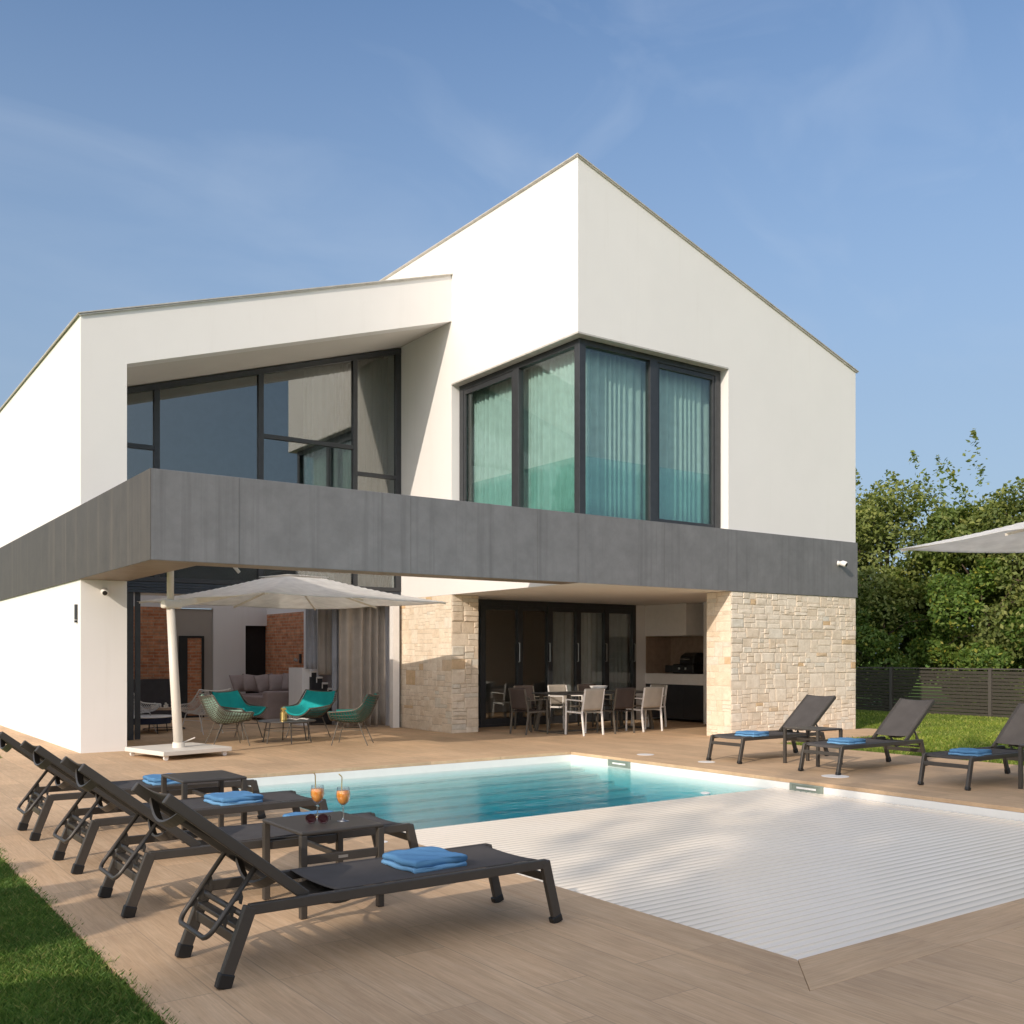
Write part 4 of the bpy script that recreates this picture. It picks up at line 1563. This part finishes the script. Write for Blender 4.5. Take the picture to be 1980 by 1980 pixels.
cx_ = copy_tree(cw_)
cx_.location = (5.25, 19.9, 0); cx_.rotation_euler = (0, 0, R(20))
tag(cx_, 'bare white wire chair indoors partly hidden by the open sliding door', None, 'white wire chairs indoors')

# coffee table
ct = thing('coffee_table', (6.82, 16.22, 0), 'low round dark coffee table with thin legs among the teal chairs', 'coffee table')
build('table_top', MB().lathe([(0, .355), (.47, .355), (.49, .362), (.49, .372), (.48, .376), (0, .376)], seg=48), M['tabletop'], ct)
for k in range(6):
    an = k * math.pi / 3 + .3
    build('leg', MB().tube([(.36 * math.cos(an), .36 * math.sin(an), .355), (.43 * math.cos(an), .43 * math.sin(an), 0)], .011, 8), M['rope'], ct)
build('leg_ring', MB().tube([(.385 * math.cos(2 * math.pi * k / 24), .385 * math.sin(2 * math.pi * k / 24), .22) for k in range(24)], .006, 6, closed=True), M['rope'], ct)
ln = thing('lantern', (6.74, 16.18, .376), 'small brass lantern on the coffee table', 'lantern')
build('body', MB().lathe([(0, 0), (.055, 0), (.06, .01), (.06, .12), (.045, .15), (.03, .16), (0, .16)], seg=20), M['brass'], ln, smooth=False)
build('cap', MB().lathe([(0, .16), (.03, .16), (.03, .18), (.045, .19), (.03, .215), (0, .22)], seg=16), M['brass'], ln)
build('handle', MB().tube([(-.045, 0, .15), (-.05, 0, .2), (0, 0, .245), (.05, 0, .2), (.045, 0, .15)], .004, 6), M['brass'], ln)
mg = thing('magazine', (7.0, 16.22, .376), 'open pale magazine on the coffee table', 'magazine', None, -.5)
for s in (-1, 1):
    build('page', MB().surf(lambda u, v, s=s: (s * u * .2, (v - .5) * .27, .006 + .022 * math.sin(u * math.pi) * (1 - .4 * u)), 10, 2), M['paper'], mg, smooth=True, solid=.006)

# indoor low tables with pale pieces
it = thing('coffee_table', (5.95, 20.35, 0), 'low indoor table with oak top carrying small pale pieces', 'coffee table')
build('table_top', MB().lathe([(0, .41), (.44, .41), (.45, .42), (.45, .43), (0, .43)], seg=40), M['wood'], it)
for k in range(4):
    an = k * math.pi / 2 + .5
    build('leg', MB().tube([(.38 * math.cos(an), .38 * math.sin(an), .41), (.40 * math.cos(an), .40 * math.sin(an), 0)], .01, 8), M['black'], it)
build('leg_ring', MB().tube([(.40 * math.cos(2 * math.pi * k / 24), .40 * math.sin(2 * math.pi * k / 24), .02) for k in range(24)], .009, 6, closed=True), M['black'], it)
it2 = thing('side_table', (5.45, 19.75, 0), 'low round indoor table with white top and navy skirt', 'side table')
build('table_top', MB().lathe([(0, .30), (.46, .30), (.47, .31), (.46, .325), (0, .325)], seg=40), M['white_paint'], it2)
build('skirt', MB().lathe([(.40, .18), (.44, .18), (.44, .30), (.40, .30), (.40, .18)], seg=40), M['navy'], it2)
for k in range(4):
    an = k * math.pi / 2 + .2
    build('leg', MB().tube([(.40 * math.cos(an), .40 * math.sin(an), .18), (.42 * math.cos(an), .42 * math.sin(an), 0)], .01, 8), M['black'], it2)
gs = thing('game_set', (5.85, 20.3, .43), 'cluster of small pale wooden pieces on the low indoor table', 'game set')
build('board', MB().box(-.22, -.2, 0, .3, .2, .012), M['wood'], gs, bevel=.003)
rnd = random.Random(4)
for k in range(12):
    x, y = -.18 + .04 * k, rnd.uniform(-.15, .15)
    h_ = rnd.uniform(.05, .10)
    build('piece', MB().lathe([(0, 0), (.022, 0), (.02, .01), (.01, h_ * .6), (.017, h_ * .75), (.015, h_), (0, h_ + .01)], (x, y, .012), 10), M['cream_paint'], gs, smooth=True)

# sofa
so = thing('sofa', (8.95, 22.3, 0), 'mauve grey sofa with cushions in front of the brick wall', 'sofa', None, 0)
build('base', MB().box(-.48, -.95, .06, .45, 1.3, .56), M['sofa'], so, bevel=.04)
build('arm', MB().box(-.50, -1.05, .05, .47, -.80, .68), M['sofa'], so, bevel=.04)
build('back', MB().box(.25, -.80, .38, .50, 1.3, .78), M['sofa'], so, bevel=.05)
for k in range(5):
    cu = MB()
    cu.surf(lambda u, v: ((u - .5) * .48, (v - .5) * .44, .10 * (math.sin(u * math.pi) * math.sin(v * math.pi)) ** .5), 12, 12)
    cu.surf(lambda u, v: ((u - .5) * .48, (v - .5) * .44, -.08 * (math.sin(u * math.pi) * math.sin(v * math.pi)) ** .5), 12, 12)
    bmesh.ops.remove_doubles(cu.bm, verts=cu.bm.verts, dist=.001)
    cu.xform(Matrix.Translation((.28 - .17 * k, -.66 + .38 * k, .86 - .01 * k)) @ Matrix.Rotation(R(-20 + 9 * k), 4, 'Z') @ Matrix.Rotation(R(62), 4, 'X') @ Matrix.Rotation(R(8 * (k % 3) - 8), 4, 'Z'))
    o = build('cushion', cu, M['sofa'], so, smooth=True)
# wall mirror, lamp at the brick wall
mr = thing('mirror', (7.98, 23.80, .35), 'tall black framed mirror leaning on the taupe wall', 'mirror')
build('frame', MB().box(-.30, 0, 0, -.10, .05, 1.95).box(.24, 0, 0, .30, .05, 1.95).box(-.10, 0, 1.90, .24, .05, 1.95).box(-.10, 0, 0, .24, .05, .05), M['black'], mr)
build('glass', MB().box(-.10, .02, .05, .24, .05, 1.90), M['brick'], mr)  # reflected brick painted in with the brick material
mr.location = (7.62, 23.84, .0)
wl = thing('wall_lamp', (9.49, 21.78, 1.30), 'small black wall lamp on the inner brick wall', 'wall light')
build('backplate', MB().box(-.02, -.05, 0, .008, .05, .22), M['black'], wl, bevel=.006)
build('spotlight', MB().tube([(-.03, .1, .06), (-.10, .14, .10)], .035, 12), M['steel'], wl)


# ================================================================== DINING
def make_dining_chair(frame, sling, label):
    t = thing('dining_chair', (0, 0, 0), label, 'dining chair', None)
    hw = .25
    for sy in (-1, 1):
        build('leg', MB().bar((.24, sy * hw, 0), (.22, sy * hw, .66), .028, .028, up=(1, 0, 0)), frame, t, bevel=.004)
        build('leg', MB().bar((-.27, sy * hw * .96, 0), (-.22, sy * hw, .44), .028, .032, up=(1, 0, 0)), frame, t, bevel=.004)
        build('back_post', MB().bar((-.22, sy * hw * .96, .44), (-.30, sy * hw * .94, .86), .026, .03, up=(1, 0, 0)), frame, t, bevel=.004)
        build('armrest', MB().bar((.235, sy * hw, .66), (-.26, sy * hw, .645), .03, .022), frame, t, bevel=.004)
        build('seat_rail', MB().bar((.22, sy * (hw - .02), .43), (-.22, sy * (hw - .02), .42), .025, .03), frame, t, bevel=.003)
    build('seat', MB().surf(lambda u, v: (.23 - .45 * u, (v - .5) * 2 * (hw - .02), .447 - .012 * math.sin(v * math.pi) - .01 * u), 8, 8), sling, t, smooth=True, solid=.008)
    build('backrest', MB().surf(lambda u, v: (-.225 - .078 * u - .018 * math.sin(v * math.pi), (v - .5) * 2 * (hw - .005), .47 + .405 * u), 8, 8), sling, t, smooth=True, solid=.012)
    return t


dt = thing('dining_table', (12.88, 15.22, 0), 'long dark dining table with angled frame legs on the covered terrace', 'dining table')
build('table_top', MB().box(-1.2, -.5, .735, 1.2, .5, .765), M['tabletop'], dt, bevel=.004)
for sx in (-1, 1):
    for sy in (-1, 1):
        build('leg', MB().bar((sx * 1.0, sy * .42, .735), (sx * 1.12, sy * .46, .0), .07, .05, up=(1, 0, 0)), M['rope'], dt, bevel=.004)
    build('foot_rail', MB().bar((sx * 1.12, -.46, .015), (sx * 1.12, .46, .015), .05, .03), M['rope'], dt)
build('stretcher', MB().bar((-1.1, 0, .018), (1.1, 0, .018), .05, .028), M['rope'], dt)
bo = MB().lathe([(0, .0), (.07, 0), (.09, .012), (.15, .06), (.185, .115), (.178, .115), (.14, .06), (.08, .02), (0, .016)], seg=36)
tag(build('bowl', bo.xform(Matrix.Translation((13.0, 15.25, .765))), M['white_paint'], loc=(13.0, 15.25, .765), smooth=True), 'white bowl on the dining table', 'bowl')

dg = 'dining chairs around the long table'
dw = make_dining_chair(M['white_paint'], M['beige_sling'], 'white framed beige dining chair, left one with its back to the pool')
dw.location = (12.0, 14.50, 0); dw.rotation_euler = (0, 0, R(92)); dw['group'] = dg
dd = make_dining_chair(M['rope'], M['brown_dark'], 'dark brown dining chair between the two beige ones facing the doors')
dd.location = (12.80, 14.52, 0); dd.rotation_euler = (0, 0, R(90)); dd['group'] = dg
for src, x, y, rz, lab in ((dw, 13.56, 14.54, 88, 'white framed beige dining chair nearest the outdoor kitchen'),
                           (dd, 11.28, 15.25, 2, 'dark brown dining chair at the left head of the table'),
                           (dd, 12.0, 16.12, -90, 'dark brown dining chair on the far side at the left'),
                           (dw, 12.88, 16.14, -90, 'beige dining chair on the far side facing the camera'),
                           (dd, 13.65, 16.12, -92, 'dark brown dining chair on the far side behind the white bowl'),
                           (dw, 14.40, 15.30, 180, 'white framed dining chair at the right head of the table')):
    c = copy_tree(src)
    c.location = (x, y, 0)
    c.rotation_euler = (0, 0, R(rz))
    tag(c, lab, None, dg)

# ================================================================== FENCE
XF = 23.47
fn_ = thing('fence', (XF, 12.97, -.03), 'dark horizontal slat fence in front of the trees', 'fence')
posts = [12.97 + 2.69 * k for k in range(-5, 6)]
for y in posts:
    build('post', MB().box(-.04, y - 12.97 - .04, 0, .04, y - 12.97 + .04, 1.21), M['fence'], fn_)
for a, b in zip(posts[:-1], posts[1:]):
    mb = MB()
    for k in range(13):
        z = .06 + k * .086
        mb.bar((-.005, a - 12.97 + .041, z), (-.005, b - 12.97 - .041, z), .016, .068, up=(-.35, 0, 1))
    mb.box(-.03, a - 12.97 + .041, 1.165, .03, b - 12.97 - .041, 1.20)
    build('slat_panel', mb, M['fence'], fn_)


# ================================================================== TREES
def leaf_cloud(pts, size, sd, up_bias=.35, centre=None):
    """one leaf-sized quad (a kite) at each point"""
    g = np.random.default_rng(sd)
    n = len(pts)
    d = g.normal(size=(n, 3))
    d[:, 2] += up_bias
    if centre is not None:
        o_ = pts - np.array(centre)
        d += .9 * o_ / (np.linalg.norm(o_, axis=1)[:, None] + 1e-6)
    d /= np.linalg.norm(d, axis=1)[:, None]
    a = g.normal(size=(n, 3))
    a -= d * (a * d).sum(1)[:, None]
    a /= np.linalg.norm(a, axis=1)[:, None]
    b = np.cross(d, a)
    s = size * g.uniform(.6, 1.4, size=(n, 1))
    q = np.stack([pts - a * s, pts - b * s * .55 + d * s * .12, pts + a * s, pts + b * s * .55 + d * s * .12], axis=1)
    return q.reshape(-1, 3)


def crown_points(n, c, r, sd, lobes=14, shoots=0, shoot_len=1.2):
    g = np.random.default_rng(sd)
    c, r = np.array(c), np.array(r)
    # lobes over the crown ellipsoid
    L_ = g.normal(size=(lobes, 3))
    L_ /= np.linalg.norm(L_, axis=1)[:, None]
    L_ = c + L_ * r * g.uniform(.45, .85, size=(lobes, 1))
    lr = g.uniform(.28, .50, size=lobes) * r.mean()
    k = g.integers(0, lobes, size=n)
    d = g.normal(size=(n, 3))
    d /= np.linalg.norm(d, axis=1)[:, None]
    rad = lr[k][:, None] * g.uniform(.35, 1.0, size=(n, 1)) ** .45
    p = L_[k] + d * rad * np.array([1, 1, .8])
    # clump noise: knock out some
    keep = (np.sin(p[:, 0] * 4.1 + sd) + np.sin(p[:, 1] * 3.7 + 1.3 * sd) + np.sin(p[:, 2] * 4.5)) > -1.5
    p = p[keep]
    if shoots:
        out = []
        for i in range(shoots):
            b0 = c + np.array([g.uniform(-.8, .8) * r[0], g.uniform(-.8, .8) * r[1], r[2] * g.uniform(.45, .9)])
            v = np.array([g.normal() * .25, g.normal() * .25, 1.0])
            ln_ = shoot_len * g.uniform(.5, 1.3)
            m = int(60 * ln_)
            tt = g.uniform(0, 1, size=(m, 1))
            out.append(b0 + v * tt * ln_ + g.normal(size=(m, 3)) * .16 * (1.1 - tt))
        p = np.concatenate([p] + out)
    return p


def tree(name, loc, h, c, r, n, leaf, size, sd, label, group, shoots=0, trunk_r=.14, cat='tree', shoot_len=1.2, lobes=14):
    t = thing(name, loc, label, cat, group)
    pts = crown_points(n, c, r, sd, lobes, shoots, shoot_len)
    o = np_mesh('crown', leaf_cloud(pts, size, sd + 1, .35, c), None, 4, M[leaf])
    o.parent = t
    g = random.Random(sd)
    mb = MB()
    top_ = Vector((c[0] + g.uniform(-.2, .2), c[1] + g.uniform(-.2, .2), c[2] + r[2] * .45))
    mid = Vector((c[0] * .4 + g.uniform(-.15, .15), c[1] * .4, c[2] * .5))
    mb.tube([(0, 0, -.05), mid, top_], .1, 9, radii=[trunk_r, trunk_r * .75, trunk_r * .2])
    for k in range(7):
        s0 = mid.lerp(top_, g.uniform(0, .7))
        an = g.uniform(0, 6.28)
        e0 = Vector((c[0] + math.cos(an) * r[0] * .7, c[1] + math.sin(an) * r[1] * .7, c[2] + g.uniform(-.3, .6) * r[2]))
        mb.tube([s0, s0.lerp(e0, .5) + Vector((0, 0, .15)), e0], .05, 6, radii=[trunk_r * .45, trunk_r * .25, trunk_r * .06])
    build('trunk', mb, M['bark'], t, smooth=True)
    return t


tg = 'trees and shrubs behind the slat fence'
specs = [  # x, y, centre z, rx, ry, rz, n, leaf, size, shoots, label
    (26.6, 20.4, 3.6, 2.0, 2.3, 3.5, 25447, 'leaf_a', 0.069, 9, 'tall leafy tree directly beside the right house wall'),
    (26.2, 17.6, 3.6, 2.0, 2.0, 3.55, 29362, 'leaf_c', 0.066, 9, 'olive green tree with upright shoots behind the fence near the house'),
    (26.6, 15.1, 3.4, 2.0, 2.0, 3.3, 29362, 'leaf_a', 0.066, 9, 'tall shaggy tree in the middle behind the fence'),
    (26.2, 12.7, 3.4, 2.0, 2.0, 3.4, 29362, 'leaf_c', 0.066, 9, 'tall loose tree above the right parasol tip'),
    (26.8, 10.2, 3.5, 2.0, 2.3, 3.5, 17617, 'leaf_a', 0.076, 9, 'tree behind the right parasol, mostly cut off'),
    (24.9, 14.0, 2.2, 1.0, 1.7, 2.2, 19575, 'leaf_b', 0.059, 0, 'ivy covered shrub right above the fence at the picture edge'),
    (24.8, 16.7, 1.8, .9, 1.7, 1.7, 15660, 'leaf_b', 0.055, 0, 'low dark green shrub just behind the fence in shade'),
    (24.9, 11.2, 2.4, 1.0, 1.8, 2.3, 15660, 'leaf_b', 0.062, 0, 'bright green climber behind the fence at the right'),
    (24.8, 19.2, 1.8, .9, 1.7, 1.8, 13702, 'leaf_b', 0.055, 0, 'dark shrub behind the fence beside the house corner'),
    (28.6, 16.2, 2.8, 1.6, 2.6, 2.9, 17617, 'leaf_a', 0.082, 0, 'broad dark tree standing farther back between the tall ones'),
    (28.6, 12.0, 2.8, 1.6, 2.6, 2.9, 17617, 'leaf_a', 0.082, 0, 'broad dark tree standing farther back behind the right parasol tip'),
]
for i, (x, y, cz, rx, ry, rz_, n, leaf, size, sh, lab) in enumerate(specs):
    nm = 'shrub' if cz < 3 else 'tree'
    tree(nm, (x, y, -.03), 0, (0, 0, cz), (rx, ry, rz_), n, leaf, size, 40 + i * 7, lab, tg, sh, .07 if cz < 3 else .15, nm, .8, 22 if cz > 3 else 14)

# trees and hedge left of and behind the viewpoint: they throw the shade on the near deck, lawn and cover
og = 'garden trees beyond the left picture edge'
for i, (x, y, cz, rx, ry, rz_, n, size) in enumerate([
        (-22.0, -9.9, 13.0, 4.2, 5.4, 4.6, 21000, .19), (-24.5, -15.5, 11.5, 3.8, 4.8, 4.8, 12000, .20),
        (-16.0, -6.9, 8.5, 2.7, 2.9, 2.9, 9000, .17), (-20.0, -6.6, 8.4, 2.6, 2.6, 3.2, 6500, .18)]):
    tree('tree', (x, y, -.03), 0, (0, 0, cz), (rx, ry, rz_), n, 'leaf_a', size, 200 + i * 5, 'leafy garden tree standing outside the left edge of the picture', og, 4, .26, 'tree', 1.2, 30)
for i, (x, y, cz, rx, ry, rz_) in enumerate([(-3.3, .6, 1.35, .7, 1.3, 1.10), (-3.35, 2.6, 1.33, .7, 1.3, 1.10), (-3.3, 4.6, 1.3, .7, 1.3, 1.08), (-3.35, 6.6, 1.27, .7, 1.3, 1.05)]):
    tree('shrub', (x, y, -.03), 0, (0, 0, cz), (rx, ry, rz_), 7000, 'leaf_b', .09, 300 + i * 3, 'clipped garden hedge shrub outside the left edge of the picture', 'hedge shrubs beyond the left picture edge', 0, .05, 'shrub', 1, 14)


# ================================================================== GRASS
def grass(name, area_fn, n, h, wd, sd, box, label, m_='grass'):
    g = np.random.default_rng(sd)
    x = g.uniform(box[0], box[2], n)
    y = g.uniform(box[1], box[3], n)
    k = area_fn(x, y)
    x, y = x[k], y[k]
    m = len(x)
    hh = h * g.uniform(.55, 1.25, m)
    an = g.uniform(0, 2 * np.pi, m)
    lean = g.normal(size=(m, 2)) * .45
    p = np.stack([x, y, np.full(m, -.032)], 1)
    sd_ = np.stack([np.cos(an), np.sin(an), np.zeros(m)], 1) * wd
    mid = p + np.stack([lean[:, 0] * hh * .35, lean[:, 1] * hh * .35, hh * .6], 1)
    tip = p + np.stack([lean[:, 0] * hh, lean[:, 1] * hh, hh], 1)
    q = np.stack([p - sd_, p + sd_, mid + sd_ * .7, tip], 1).reshape(-1, 3)
    o = np_mesh(name, q, None, 4, M[m_])
    tag(o, label, 'grass', kind='stuff')
    return o


wob = lambda y: 1.205 + .018 * np.sin(y * 3.1) + .012 * np.sin(y * 9.7)
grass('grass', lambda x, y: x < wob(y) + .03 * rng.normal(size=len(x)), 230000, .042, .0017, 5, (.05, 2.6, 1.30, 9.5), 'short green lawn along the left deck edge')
grass('grass', lambda x, y: (x > 13.53) & ((y < 11.17) | (x > 17.78)), 150000, .055, .007, 6, (13.5, 4.5, 23.4, 19.5), 'sunlit green lawn between the deck and the fence', 'grass_sunlit_dry')
grass('grass', lambda x, y: x < 2.40, 6000, .06, .004, 8, (1.4, 16.12, 2.42, 19), 'small tuft of lawn beside the left house wall')

# thin bent wire at the bottom edge of the deck
wr = MB().tube([(2.30, 2.60, .006), (2.36, 2.60, .03), (2.42, 2.585, .034), (2.50, 2.55, .006)], .0022, 6)
tag(build('wire', wr, M['black'], loc=(2.36, 2.6, 0), smooth=True), 'thin dark bent wire lying on the deck at the bottom edge', 'wire')
